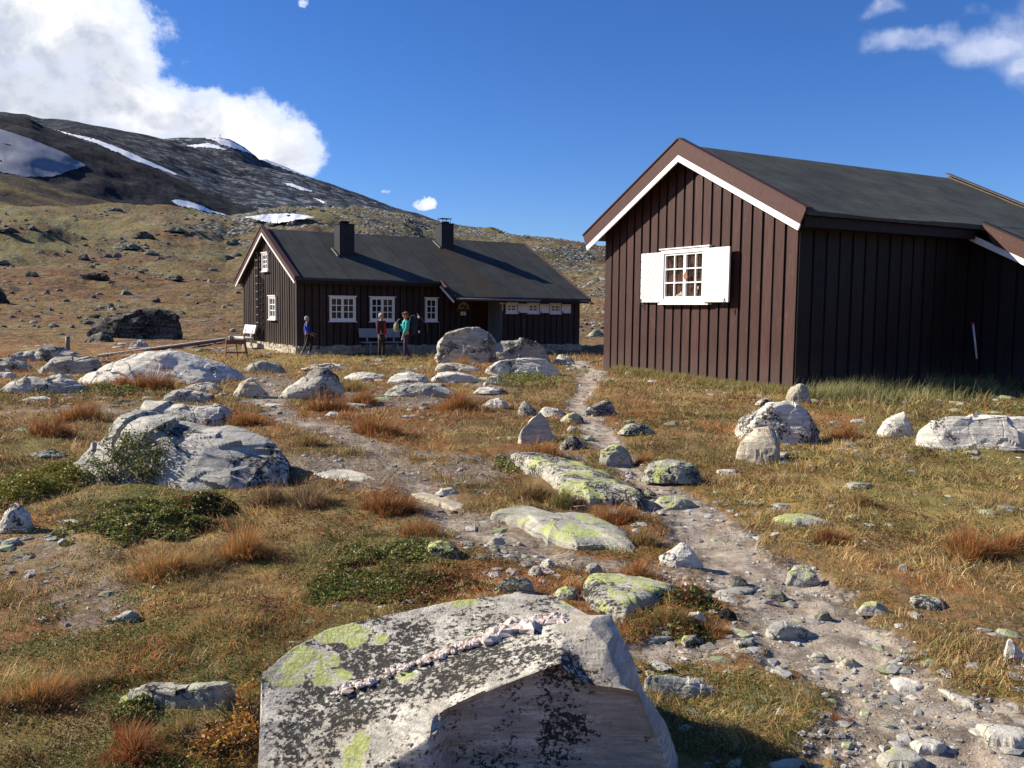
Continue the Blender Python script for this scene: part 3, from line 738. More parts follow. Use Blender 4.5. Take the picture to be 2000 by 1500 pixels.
def shutter(parent, a0, a1, z0, z1, axis, fixed, d0, d1, diag=False, latch=True, label=None):
    s = MB()
    def P3(a, d, z): return (fixed - d, a, z) if axis == 'y' else (a, fixed - d, z)
    def bx(m, aa, ab, da, db, za, zb):
        p, q = P3(aa, da, za), P3(ab, db, zb); m.box(min(p[0], q[0]), max(p[0], q[0]), min(p[1], q[1]), max(p[1], q[1]), za, zb)
    bx(s, a0, a1, d0, d1, z0, z1); o = s.build('shutter', P_white, parent)
    if label: o['label'] = label
    if diag:
        g = MB(); wv = a1 - a0; hv = z1 - z0
        for k in range(-3, 9):
            # seams of slanting boards, clipped to the leaf
            c = k * .165; pts = []
            za = z0 + c * 1.35; zb_ = za + wv * 1.25   # at a1 (left) and a0 (right) edge
            p0, p1 = (a1, za), (a0, zb_)
            def clip(p, q):
                out = []
                for s_, e_ in ((p, q), (q, p)):
                    a, z = s_
                    if z < z0: f_ = (z0 - z) / (e_[1] - z + 1e-9); a = a + (e_[0] - a) * f_; z = z0
                    if z > z1: f_ = (z - z1) / (z - e_[1] + 1e-9); a = a + (e_[0] - a) * f_; z = z1
                    out.append((a, z))
                return out
            if max(za, zb_) > z0 + .05 and min(za, zb_) < z1 - .05:
                (aa, zz), (ab, zy) = clip(p0, p1)
                g.beam(P3(aa, d1 + .001, zz), P3(ab, d1 + .001, zy), .010, .006)
        g.build('seam', P_groove, o)
    if latch:
        g = MB(); am = a0 + (a1 - a0) * .12 if not diag else a1 - .03
        g.tube([P3(am, d1 + .02, z0 - .14), P3(am, d1 + .035, z0 - .02), P3(am, d1 + .012, z0 + .09)], .014, 6)
        g.tube([P3(am, 0, z0 - .10), P3(am, d1 + .025, z0 - .10)], .010, 6); g.build('latch', M_iron, o)
    return o

def rake(parent, x, y0, y1, z0, z1, d_brown, d_white, thick, mw, mat_b, start=0.0):
    """fascia along a gable slope, square cut, between top-line points (y0,z0) high and (y1,z1) low; returns parts"""
    dy, dz = y1 - y0, z1 - z0; L = math.hypot(dy, dz); sy, sz = dy / L, dz / L
    ny, nz = (sz, -sy) if sy > 0 else (-sz, sy)      # pointing down, inward
    if nz > 0: ny, nz = -ny, -nz
    V_ = abs(1 / sy) if abs(sy) > 1e-6 else 1
    def q(s, d, top):      # top end is a plumb mitre
        if top: return (x, y0, z0 - d * V_)
        return (x, y1 + ny * d, z1 + nz * d)
    m = MB(); m.prism([q(0, 0, True), q(0, d_brown, True), q(0, d_brown, False), q(0, 0, False)], (thick, 0, 0))
    o = m.build('rake_board', mat_b, parent)
    m2 = MB(); m2.prism([(x + .004,) + q(0, d_brown + .003, True)[1:], (x + .004,) + q(0, d_brown + d_white, True)[1:], (x + .004,) + q(0, d_brown + d_white, False)[1:], (x + .004,) + q(0, d_brown + .003, False)[1:]], (thick * .8, 0, 0))
    m2.build('white_trim', P_white, parent)
    cp_ = MB(); up = .035
    cp_.prism([(x - .03, y0, z0 + .003), (x - .03, y0, z0 + up * V_), (x - .03, y1 - ny * up, z1 - nz * up), (x - .03, y1 - ny * .003, z1 - nz * .003)], (thick + .17, 0, 0))
    cp_.build('rake_cap', W_dark if mat_b is not W_fascia else mat_b, parent)

def roof_plane(parent, name, x0, x1, yh, zh, yl, zl, thick, material, wob=.0, nx=60, ny=24, seed=3, extra=None):
    xs = np.linspace(x0, x1, nx); us = np.linspace(0, 1, ny); X, U = np.meshgrid(xs, us, indexing='ij')
    Yy = yh + (yl - yh) * U; Z = zh + (zl - zh) * U
    if wob: Z = Z + fbm(np.stack([X * .45, Yy * .6], -1), seed, 3) * wob * np.clip(U * 3, 0, 1)
    top = np.stack([X, Yy, Z], -1).reshape(-1, 3); bot = np.stack([X, Yy, zh + (zl - zh) * U - thick], -1).reshape(-1, 3)
    i = np.arange(nx - 1)[:, None] * ny; j = np.arange(ny - 1)[None]
    q = np.stack([i + j, i + j + 1, i + ny + j + 1, i + ny + j], -1).reshape(-1, 4); n = nx * ny
    if yl < yh: q1, q2 = q, q[:, ::-1] + n
    else: q1, q2 = q[:, ::-1], q + n
    edge = []
    for a in range(nx - 1):
        for jj in (0, ny - 1): edge.append((a * ny + jj, (a + 1) * ny + jj, (a + 1) * ny + jj + n, a * ny + jj + n))
    for b in range(ny - 1):
        for aa in (0, nx - 1): edge.append((aa * ny + b, aa * ny + b + 1, aa * ny + b + 1 + n, aa * ny + b + n))
    o = mesh_np(name, np.concatenate([top, bot]), [q1, q2, np.array(edge)], material, parent)
    return o

# ---------------------------------------------------------------- near cabin
def cabin_near():
    root = empty('wooden_cabin', (*A_POS, 0), A_YAW)
    tagit(root, 'dark red brown board cabin close by on the right with white open shutters', 'cabin')
    W = A_W; RZ, RY = 6.12, W / 2; EY, EZ = -.60, 4.03; s = (RZ - EZ) / (RY - EY); XE = 5.65; XR = 10.44
    zroof = lambda y: RZ - s * abs(y - RY) - .14
    core = MB()
    core.prism([(0.0, 0, -.25), (0.0, 0, zroof(0)), (0.0, RY, zroof(RY)), (0.0, W, zroof(W)), (0.0, W, -.25)], (10.1, 0, 0))
    core.build('wall_backing', W_groove, root)
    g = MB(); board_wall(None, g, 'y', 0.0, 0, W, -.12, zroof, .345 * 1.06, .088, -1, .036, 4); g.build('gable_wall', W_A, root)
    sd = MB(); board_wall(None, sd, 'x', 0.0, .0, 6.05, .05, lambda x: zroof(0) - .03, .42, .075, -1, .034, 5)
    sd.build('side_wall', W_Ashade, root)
    # wing under the lowered roof
    YX = -3.5; ze = lambda y: RZ - s * (RY - y) - .14
    wg = MB(); wg.prism([(6.1, 0.0, -.25), (6.1, 0.0, ze(0)), (6.1, YX, ze(YX)), (6.1, YX, -.25)], (4.0, 0, 0)); wg.build('wing_backing', W_groove, root)
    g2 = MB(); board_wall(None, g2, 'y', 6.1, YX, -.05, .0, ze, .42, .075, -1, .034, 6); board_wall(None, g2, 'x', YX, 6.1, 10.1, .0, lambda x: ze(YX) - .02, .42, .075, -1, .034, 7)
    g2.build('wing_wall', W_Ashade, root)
    # roof
    r1 = roof_plane(root, 'roof', -.39, XR, RY - .002, RZ, EY, EZ, .10, F_A, .035, 90, 24, 4)
    roof_plane(root, 'back_roof', -.39, XR, RY + .002, RZ, W - EY, EZ, .10, F_A, .02)
    roof_plane(root, 'wing_roof', XE + .04, XR, EY - .004, EZ, -4.3, RZ - s * (RY + 4.3), .10, F_A, .02, 40, 20)
    # eaves board and soffit
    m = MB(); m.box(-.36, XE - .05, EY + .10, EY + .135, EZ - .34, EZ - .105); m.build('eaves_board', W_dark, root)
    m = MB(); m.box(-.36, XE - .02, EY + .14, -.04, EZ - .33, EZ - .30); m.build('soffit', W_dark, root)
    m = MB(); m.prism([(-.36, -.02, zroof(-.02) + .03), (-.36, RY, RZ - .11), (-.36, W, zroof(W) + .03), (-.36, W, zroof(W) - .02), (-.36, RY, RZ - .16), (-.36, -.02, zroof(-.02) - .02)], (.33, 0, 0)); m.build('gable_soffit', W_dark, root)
    # gable boards
    TA = 6.245; yl, zl = -.604, 4.066
    rake(root, -.45, RY - .001, yl, TA, zl, .36, .150, .045, 1, W_fascia)
    rake(root, -.45, RY + .001, W + .604, TA, zl, .36, .150, .045, 1, W_fascia)
    # step of the wing roof
    sy0, sz0 = -.64, EZ - .0; sy1 = -4.35; zz = lambda y: RZ - s * (RY - y) + .07
    m = MB(); c = 1 / math.cos(math.atan(s))
    m.prism([(XE, -.62, zz(-.62)), (XE, -.95, zz(-.95) - .36 * c), (XE, sy1, zz(sy1) - .36 * c), (XE, sy1, zz(sy1))], (.045, 0, 0)); m.build('wing_rake_board', W_fascia, root)
    m = MB(); m.prism([(XE + .03, -.22, zz(-.22) - .36 * c - .003), (XE + .03, -.28, zz(-.28) - .51 * c), (XE + .03, sy1, zz(sy1) - .51 * c), (XE + .03, sy1, zz(sy1) - .36 * c - .003)], (.035, 0, 0)); m.build('wing_white_trim', P_white, root)
    m = MB(); m.prism([(XE - .02, -.60, zz(-.60) + .003), (XE - .02, -.60, zz(-.6) + .04), (XE - .02, sy1, zz(sy1) + .04), (XE - .02, sy1, zz(sy1) + .003)], (.2, 0, 0)); m.build('wing_rake_cap', W_dark, root)
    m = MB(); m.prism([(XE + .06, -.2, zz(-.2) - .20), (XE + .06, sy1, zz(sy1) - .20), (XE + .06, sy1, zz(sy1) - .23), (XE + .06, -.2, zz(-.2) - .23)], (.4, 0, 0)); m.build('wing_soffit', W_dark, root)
    # far verge
    m = MB(); m.prism([(XR, RY, RZ - .15), (XR, RY, RZ + .12), (XR, -4.3, RZ - s * (RY + 4.3) + .10), (XR, -4.3, RZ - s * (RY + 4.3) - .2)], (.05, 0, 0)); m.build('verge_board', V_grey, root)
    m = MB(); m.prism([(XR - .16, RY, RZ + .12), (XR - .16, RY, RZ + .15), (XR - .16, -4.3, RZ - s * (RY + 4.3) + .13), (XR - .16, -4.3, RZ - s * (RY + 4.3) + .10)], (.24, 0, 0)); m.build('verge_cap', V_grey, root)
    # window with shutters, leaning hardware
    wn = window(root, 'y', -.03, 2.85, 4.77, 2.02, 3.46, 2, 3, 2, [G_A], depth=.12, frame=.11, sill=.06)
    m = MB(); c6 = [(math.cos(a), math.sin(a)) for a in [i * math.pi / 3 + .2 for i in range(6)]]
    m.prism([(-.175, 3.70 + .085 * a, 2.73 + .11 * b) for a, b in c6], (.02, 0, 0)); m.build('window_plaque', plain('faded red plaque', (.30, .14, .10), .6), wn)
    R = random.Random(3); M_orn = plain('pale paper and cloth behind the glass', (.50, .38, .24), .7, .5, 14)
    for k in range(9):
        m = MB(); y = [4.05, 3.98, 4.12, 3.35, 3.30, 3.1, 3.06, 3.12, 3.4][k]; z = [2.24, 2.27, 2.22, 2.30, 2.42, 2.26, 2.34, 2.45, 2.72][k]
        m.blob((-.076, y, z), (.004, R.uniform(.03, .07), R.uniform(.04, .07)), 6, 4, .3, seed=k); m.build('window_ornament', M_orn, wn)
    shutter(root, 4.82, 5.70, 2.05, 3.41, 'y', -.03, .05, .085, True, label='white shutter of slanting boards lying open against the wall')
    shutter(root, 2.00, 2.99, 2.05, 3.41, 'y', -.03, .15, .20, False, label='plain white shutter standing open with an iron latch')
    return root
cabin_near()

# ---------------------------------------------------------------- far cabin
def cabin_far():
    root = empty('mountain_lodge', (*B_POS, 0), B_YAW)
    tagit(root, 'long dark cabin with two black chimneys and white windows on a stone base', 'cabin')
    W = B_W; RY = W / 2; RZ = 5.06; EY, EZ = -.506, 2.93; s = (RZ - EZ) / (RY - EY); XE = 5.91; XR = 12.68; XW = 12.5
    zr = lambda y: RZ - s * abs(y - RY) - .12
    m = MB(); m.prism([(0, 0, .27), (0, 0, zr(0)), (0, RY, zr(RY)), (0, W, zr(W)), (0, W, .27)], (XW, 0, 0)); m.build('wall_backing', W_groove, root)
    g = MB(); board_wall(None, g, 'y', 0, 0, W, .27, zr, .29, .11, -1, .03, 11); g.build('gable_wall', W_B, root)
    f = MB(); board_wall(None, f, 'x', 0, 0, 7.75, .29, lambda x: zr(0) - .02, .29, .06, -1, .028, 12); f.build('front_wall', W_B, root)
    ze = lambda y: RZ - s * (RY - y) - .12
    m = MB(); m.prism([(8.45, 0, .27), (8.45, 0, ze(0)), (8.45, -1.22, ze(-1.22)), (8.45, -1.22, .27)], (XW - 8.45, 0, 0)); m.build('wing_backing', W_groove, root)
    f = MB(); board_wall(None, f, 'x', -1.22, 8.45, XW, .27, lambda x: ze(-1.22) - .01, .31, .05, -1, .028, 13); f.build('wing_wall', W_B, root)
    f = MB(); board_wall(None, f, 'y', 8.45, -1.2, -.03, .27, ze, .2, .03, -1, .03, 14); f.build('porch_side_wall', W_weath, root)
    # foundation of dry laid stones
    fm = MB(); fm.box(.06, XW - .06, .06, W - .06, -.3, .27, .1); fm.box(8.5, XW - .06, -1.16, .05, -.3, .265, .1)
    R = random.Random(5)
    def stones(fn, a0, a1):
        for row in range(3):
            a = a0 + R.uniform(-.1, 0)
            while a < a1:
                wdt = R.uniform(.16, .48); z = -.12 + row * .145 + R.uniform(-.02, .02)
                c = fn(min(a + wdt / 2, a1 - .05)); rx = wdt / 2 * 1.04
                al = (fn(1)[0] != fn(0)[0])
                hx, hy, hz = (rx if al else .12, .12 if al else rx, R.uniform(.065, .10)); jt = lambda q: q * R.uniform(.72, 1.12)
                fm.add([(c[0] + sx1 * jt(hx), c[1] + sy1 * jt(hy), z + .07 + sz1 * jt(hz)) for sz1 in (-1, 1) for sy1 in (-1, 1) for sx1 in (-1, 1)], [(0, 2, 3, 1), (4, 5, 7, 6), (0, 1, 5, 4), (2, 6, 7, 3), (0, 4, 6, 2), (1, 3, 7, 5)], R.random()); a += wdt
    stones(lambda a: (.0, a), .0, 5.0); stones(lambda a: (a, .0), .05, 7.9); stones(lambda a: (a, -1.2), 8.5, XW)
    fm.build('stone_foundation', R_found, root)
    st = MB(); st.box(7.4, 8.6, -1.3, -.1, .05, .2); st.build('door_step', R_grey, root)
    # roof
    roof_plane(root, 'roof', -.22, XR, RY - .002, RZ, EY, EZ, .09, F_B, .012, 70, 20, 9)
    roof_plane(root, 'back_roof', -.22, XR, RY + .002, RZ, W - EY, EZ, .09, F_B)
    roof_plane(root, 'wing_roof', XE + .03, XR, EY - .003, EZ, -1.746, RZ - s * (RY + 1.746), .09, F_B, .008, 40, 8, 9)
    m = MB(); m.box(-.2, XE, EY + .03, EY + .06, EZ - .21, EZ - .095); m.box(XE + .1, XR - .02, -1.72, -1.69, 2.31 - .2, 2.31 - .095); m.build('eaves_board', W_dark, root)
    m = MB(); m.tube([(XE + .05, -1.79, 2.22), (10.0, -1.79, 2.20)], .045, 8); m.tube([(8.5, -1.79, 2.18), (8.42, -1.55, 2.10), (8.38, -1.31, 2.05), (8.38, -1.31, .4)], .03, 8)
    m.build('gutter', plain('grey gutter', (.22, .22, .23), .5), root)
    m = MB(); m.box(8.28, 8.50, -1.42, -1.29, 2.04, 2.15); m.box(8.395, 8.435, -1.33, -1.29, 1.75, 2.04); m.build('sunlit_gutter_elbow', P_white, root)  # gutter elbow and top of the downpipe, their sunlight painted as white
    rake(root, -.26, RY - .001, -.51, 5.12, 2.96, .20, .085, .04, 1, W_fascia)
    rake(root, -.26, RY + .001, W + .51, 5.12, 2.96, .20, .085, .04, 1, W_fascia)
    zz = lambda y: RZ - s * (RY - y) + .05; c = 1 / math.cos(math.atan(s))
    m = MB(); m.prism([(XE, -.44, zz(-.44)), (XE, -.60, zz(-.60) - .20 * c), (XE, -1.64, zz(-1.64) - .24 * c), (XE, -1.80, zz(-1.80))], (.04, 0, 0)); m.build('porch_rake_board', W_fascia, root)
    m = MB(); m.prism([(XE + .01, -.28, zz(-.28) - .20 * c - .003), (XE + .01, -.34, zz(-.34) - .30 * c), (XE + .01, -1.60, zz(-1.60) - .34 * c), (XE + .01, -1.64, zz(-1.64) - .24 * c - .003)], (.03, 0, 0)); m.build('porch_white_trim', P_white, root)
    m = MB(); m.prism([(XR, RY, RZ - .13), (XR, RY, RZ + .05), (XR, -1.77, zz(-1.77)), (XR, -1.77, zz(-1.77) - .2)], (.04, 0, 0)); m.build('verge_board', W_fascia, root)
    # chimneys
    for x0, x1, y0, y1, zt, cap in ((2.30, 2.94, 1.50, 2.12, 5.22, 0), (7.66, 8.28, 2.80, 3.42, 5.66, 1)):
        m = MB(); m.box(x0, x1, y0, y1, 3.6, zt)
        ch = m.build('chimney', C_black, root)
        m = MB(); m.box(x0 - .03, x1 + .03, y0 - .03, y1 + .03, zt + .002, zt + .035); cx, cy = (x0 + x1) / 2, (y0 + y1) / 2
        if cap:
            m.tube([(cx, cy, zt + .03), (cx, cy, zt + .12)], .22, 12)
            for a in (-.2, .2):
                for b in (-.2, .2): m.tube([(cx + a, cy + b, zt + .03), (cx + a, cy + b, zt + .24)], .012, 5)
            m.box(cx - .27, cx + .27, cy - .24, cy + .24, zt + .24, zt + .26)
        else:
            m.tube([(cx, cy, zt + .03), (cx, cy, zt + .11), (cx, cy, zt + .115), (cx, cy, zt + .15)], [.2, .2, .25, .25], 12)
        m.build('chimney_cap', C_black, ch)
        m = MB(); m.box(x0 - .1, x0 - .003, y0 - .06, y0 + .5, 0, .012)
        fl = MB(); fl.prism([(x0 - .14, y0 - .1, zz(y0 - .1) - .045), (x0 - .10, y0 - .1, zz(y0 - .1) - .045), (x0 - .10, y1, zz(y1) - .045), (x0 - .14, y1, zz(y1) - .045)], (0, 0, .05)); fl.build('flashing', plain('dull zinc %d' % cap, (.20, .20, .20), .5), ch)
    # windows
    window(root, 'y', -.02, 3.42, 4.22, 3.30, 4.06, 2, 3, 1, [G_B2], .10, .05, .05)
    window(root, 'y', -.02, 2.42, 3.35, 1.30, 2.26, 2, 3, 1, [G_B2], .10, .06, .05)
    for i, (a, b, gl, lv) in enumerate(((1.26, 2.34, [G_B2, G_B2], 2), (2.96, 4.02, [G_B, G_B2], 2), (5.42, 5.98, [G_B], 1))):
        window(root, 'x', -.02, a, b, 1.28, 2.25, 2, 3, lv, gl, .08, .045, .05)
    for a in (8.60, 9.71, 10.86):
        window(root, 'x', -1.24, a, a + .56, 1.66, 2.08, 2, 2, 1, [G_B2 if a < 9 else G_A], .07, .05, .04)
        shutter(root, a + .60, a + 1.10, 1.68, 2.07, 'x', -1.24, .05, .08, False, True)
    # door
    m = MB(); m.box(7.86, 8.44, -.10, -.02, .28, 2.06); d = m.build('door', W_door, root)
    m = MB(); m.tube([(8.38, -.10, 1.15), (8.38, -.15, 1.15), (8.28, -.15, 1.15)], .012, 6); m.build('handle', M_iron, d)
    m = MB(); m.box(7.76, 7.85, -.12, -.0, .28, 2.12); m.box(7.852, 8.45, -.12, -.0, 2.063, 2.13); m.build('door_frame', W_door, root)
    # posts beside the porch
    m = MB(); m.box(8.30, 8.42, -1.28, -1.16, .2, 2.04); m.build('porch_post', W_weath, root)
    return root
cabin_far()

BA = Matrix.Translation((*B_POS, 0)) @ Matrix.Rotation(B_YAW, 4, 'Z')
AA = Matrix.Translation((*A_POS, 0)) @ Matrix.Rotation(A_YAW, 4, 'Z')
def in_far(o, x, y, z, rz=0): o.matrix_world = BA @ Matrix.Translation((x, y, z)) @ Matrix.Rotation(rz, 4, 'Z'); return o
def in_near(o, x, y, z, rz=0): o.matrix_world = AA @ Matrix.Translation((x, y, z)) @ Matrix.Rotation(rz, 4, 'Z'); return o

# lodge signs: a carved half round board and a small notice under it
def signs():
    root = empty('carved_sign', (0, 0, 0)); in_far(root, 7.24, -.05, 1.80)
    tagit(root, 'half round carved wooden sign on the dark porch wall left of the door', 'sign')
    m = MB(); m.prism([(.27 * math.cos(a), 0, .30 * math.sin(a) + .02) for a in [i * math.pi / 14 for i in range(15)]], (0, -.03, 0)); m.build('board', plain('tan carved board', (.36, .27, .16), .6, .45, 22), root)
    m = MB(); m.box(-.36, .36, -.04, 0, -.10, .015); m.build('name_plank', plain('dark sign plank', (.075, .055, .04), .6, .3, 12), root)
    m = MB()
    for i, (x, z, r) in enumerate(((-.12, .12, .07), (-.04, .16, .05), (.06, .10, .08), (.14, .14, .05), (-.02, .22, .035))): m.blob((x, -.032, z), (r, .012, r * .8), 8, 5, .15, seed=i)
    m.build('carving', plain('dark carved relief', (.10, .07, .045), .6, .4, 30), root)
    root = empty('white_notice', (0, 0, 0)); in_far(root, 7.23, -.05, 1.54)
    tagit(root, 'small white notice with a blue mark fixed below the carved sign', 'notice')
    m = MB(); m.box(-.13, .13, -.02, 0, 0, .17); m.build('sheet', P_white, root)
    m = MB(); m.box(-.012, .012, -.024, -.021, .03, .10); m.beam((0, -.0225, .095), (-.05, -.0225, .14), .012, .004); m.beam((0, -.0225, .095), (.05, -.0225, .14), .012, .004)
    m.build('mark', plain('blue grey mark', (.12, .20, .30), .5), root)
signs()

def ladders():
    root = empty('roof_ladder', (0, 0, 0)); in_far(root, 0, 4.98, .40)
    tagit(root, 'tall ladder with pale rungs hanging on the gable of the far cabin', 'ladder')
    for sgn in (-1, 1):
        m = MB(); m.box(-.13, -.09, sgn * .18 - .025, sgn * .18 + .025, 0, 3.80); m.build('rail', W_Bdk, root)
    for k in range(12):
        m = MB(); z = .06 + k * .333; m.box(-.125, -.095, -.153, .153, z, z + .035); m.build('rung', W_weath, root)
    root = empty('short_ladder', (0, 0, 0)); in_far(root, 0, 4.42, .42)
    tagit(root, 'dark ladder hanging on the gable right beside the tall pale runged one', 'ladder')
    for sgn in (-1, 1):
        m = MB(); m.box(-.12, -.08, sgn * .13 - .025, sgn * .13 + .025, 0, 2.6); m.build('rail', W_Bdk, root)
    for k in range(9):
        m = MB(); z = .12 + k * .28; m.box(-.11, -.085, -.105, .105, z, z + .03); m.build('rung', W_Bdk, root)
W_Bdk = boards('very dark ladder wood', (.022, .016, .014), (.045, .035, .03), gz=1)
ladders()

def bench(name, label, place, x, y, z, rz, L, matl, back=True):
    root = empty(name, (0, 0, 0)); (in_far)(root, x, y, z, rz)
    tagit(root, label, 'bench', 'benches by the far cabin')
    m = MB(); m.box(-L / 2, L / 2, -.20, -.01, .42, .46); m.box(-L / 2, L / 2, .01, .20, .42, .46); m.build('seat', matl, root)
    m = MB(); m.prism([(-L / 2, .22, .62), (-L / 2, .27, .62), (-L / 2, .36, .98), (-L / 2, .31, .98)], (L, 0, 0)); m.build('backrest', matl, root)
    for sx_ in (-1, 1):
        m = MB(); a = sx_ * (L / 2 - .3); m.beam((a, -.15, 0), (a, -.13, .42), .06, .06); m.beam((a, .22, 0), (a, .14, .42), .06, .06); m.beam((a, .14, .40), (a, .26, .80), .05, .05); m.build('leg', matl, root)
    return root
bench('garden_bench', 'white bench with slanting backrest at the gable end behind the sawhorse', 'far', -.62, 5.35, .05, -math.pi / 2, 1.7, P_bench)
bench('grey_bench', 'grey bench in the shade under the middle window', 'far', 3.25, -.62, .02, 0, 1.75, P_benchg)

def sawhorse():
    x, y, z = gnd(461, 698); root = empty('sawhorse', (x, y, z), .35); root.scale = (.66, .9, 1.12)
    tagit(root, 'small brown wooden trestle table holding pale bits and pieces left of the far cabin', 'trestle')
    m = MB(); m.box(-.50, .50, -.24, .24, .50, .55); m.box(-.50, .50, -.26, -.22, .42, .50); m.build('table_top', W_orange, root)
    for i, (a, b) in enumerate(((-1, -1), (-1, 1), (1, -1), (1, 1))):
        m = MB(); m.beam((a * .58, b * .34, 0), (a * .40, b * .06, .72), .05, .055); m.build('leg', W_orange, root)
    m = MB(); m.beam((-.52, -.2, .16), (.52, -.2, .16), .05, .05); m.build('stretcher', W_orange, root)
    m = MB(); m.beam((0.05, -.32, 0), (0.0, -.1, .5), .05, .05); m.build('centre_leg', W_orange, root)
    m = MB(); m.blob((0, 0, .05), (.13, .10, .09), 8, 5, .25, seed=2, sm=False)
    c1 = m.build('pale_stone', R_pale, loc=root.matrix_world @ Vector((0, 0, 0))); c1.location = (x - .17, y - .06, z + .62)
    tagit(c1, 'round pale stone lying on the left half of the trestle table', 'stone')
    m = MB(); m.box(-.16, .16, -.12, .12, 0, .03); c2 = m.build('white_board', P_bench); c2.location = (x + .10, y, z + .625); c2.rotation_euler = (.0, 0, .3)
    tagit(c2, 'white board lying on the right half of the trestle table', 'board')
sawhorse()

def long_beam():
    P, Q = Vector(gnd(192, 698)), Vector(gnd(440, 668))
    P.z += -.02; Q.z += .10
    d = Q - P; root = empty('long_beam', P, math.atan2(d.y, d.x)); L = d.length
    tagit(root, 'long pale rail running low over the grass to the left of the far cabin', 'rail')
    dz = Q.z - P.z
    m = MB(); m.beam((0, 0, .09), (L, 0, .09 + dz), .10, .05); m.build('top_rail', P_bench, root)
    m = MB(); m.beam((0, 0.01, 0), (L, 0.01, dz), .04, .12); m.build('side_board', W_weath, root)
    for k in range(6):
        q = (k + .3) / 6; m = MB(); m.box(q * L - .04, q * L + .04, -.04, .04, -.5 + dz * q, dz * q - .05); m.build('post', W_weath, root)
long_beam()
x, y, z = gnd(132.5, 683); m = MB(); m.tube([(0, 0, -.1), (0, 0, .52)], .085, 8); o = m.build('wooden_post', W_weath, loc=(x, y, z)); tagit(o, 'short grey post standing behind the rocks on the left', 'post')

def shovel():
    root = empty('snow_shovel', (0, 0, 0)); in_near(root, 5.95, -.42, -.08, math.radians(6))
    tagit(root, 'rusty shovel with white shaft and red grip leaning in the near cabin\'s dark corner', 'shovel')
    top = Vector((.10, .14, 1.66)); bot = Vector((-.02, -.18, .10)); d = top - bot
    m = MB(); m.tube([bot + d * .42, top], .026, 8); m.build('shaft', P_white, root)
    m = MB(); m.tube([bot + d * .10, bot + d * .42], .020, 8); m.build('lower_shaft', M_iron, root)
    m = MB(); m.tube([top + Vector((-.07, 0, .01)), top + Vector((.07, 0, .01))], .032, 8); m.tube([top - Vector((0, 0, .03)), top + Vector((0, 0, .02))], .03, 8); m.build('grip', plain('red plastic', (.42, .02, .02), .4), root)
    m = MB(); m.prism([(-.16, -.2, .36), (-.22, -.24, .08), (-.14, -.26, -.02), (.16, -.26, -.02), (.22, -.24, .08), (.16, -.2, .40)], (0, .02, 0)); m.build('blade', plain('rusty blade', (.13, .045, .022), .7, .4, 12), root)
shovel()
for i, (a, b, lab) in enumerate((((4.14, -.45, .24), (5.70, -.50, .02), 'grey weathered plank leaning low against the dark side wall of the near cabin'),
                                 ((4.5, -.62, .04), (5.4, -.85, -.02), 'short dark plank lying in the grass under the leaning one'))):
    m = MB(); m.beam((0, 0, 0), Vector(b) - Vector(a), .14 if i == 0 else .10, .05); o = m.build('plank', W_weath); in_near(o, *a); tagit(o, lab, 'plank')
m = MB(); R = random.Random(4)
for k in range(12):
    a = Vector((R.uniform(-.3, .1), 0, R.uniform(0, .1))); m.tube([a, a + Vector((R.uniform(.1, .3), R.uniform(-.1, .1), R.uniform(-.02, .12))), a + Vector((R.uniform(.3, .5), R.uniform(-.1, .1), R.uniform(-.1, .15)))], [.02, .014, .006], 5)
o = m.build('driftwood', W_weath); in_near(o, 6.35, -.55, .10); tagit(o, 'pale tangled root lying right of the shovel by the dark wall', 'driftwood')
for i, (px, py, h, lab) in enumerate(((857, 668, 1.02, 'thin pole leaning on the dark wall below the narrow window'), (1020.5, 662, .98, 'thin pale pole leaning below the first shuttered window'))):
    m = MB(); m.tube([(0, 0, 0), (0, .03, h)], .014, 6); o = m.build('pole', W_weath)
    if i == 0: in_far(o, 6.08, -.10, .25)
    else: in_far(o, 9.50, -1.34, .45)
    tagit(o, lab, 'pole')


# ================================================================== ROCKS
FOOT = []      # footprints (cx, cy, rx, ry) that keep grass out

def rock_noise(V, size, seed, amt=.02, strata=.5):
    p = V / size
    q = p * np.array([1.0, 1.2, 1.0]) + seed * 3.7
    n = fbm(q * 2.6, seed, 5, .5)
    c, s = math.cos(.5), math.sin(.5); w_ = .10 * vn(q * 3, seed + 5)
    lay = q[:, 2] * c * 1.3 + q[:, 0] * s * .5 + q[:, 1] * .25 + w_
    k = lay * 11; fl = np.floor(k); f = k - fl; st = _h(fl.astype(np.int64), fl.astype(np.int64) * 0 + 3, fl.astype(np.int64) * 0, seed); st1 = _h(fl.astype(np.int64) + 1, fl.astype(np.int64) * 0 + 3, fl.astype(np.int64) * 0, seed)
    e = smooth(f, .80, 1.0); steps = st * (1 - e) + st1 * e - .5
    ck = np.abs(vn(q * 2.2 + 9, seed + 3)); crack = -np.clip(.02 - ck, 0, 1) / .02 * .25
    return (n * .55 + steps * strata * 1.5 + crack * .55) * size * amt

def chips(V, seed, n, tilt, size, lim=.05):
    R = np.random.RandomState(seed); C = V[R.randint(0, len(V), n)]; T_ = R.normal(size=(n, 3)) * tilt
    A_ = np.array([1.0, 1.0, 1.5]); jit = np.stack([fbm(V / size * 5, seed + k, 3) for k in (1, 2, 3)], -1) * size * .05
    d = (((V + jit)[:, None] - C[None]) * A_) ** 2; ix = d.sum(-1).argmin(1)
    return np.clip(((V - C[ix]) * T_[ix]).sum(1) + R.uniform(-.002, .002, n)[ix] * size, -lim * size, lim * size)

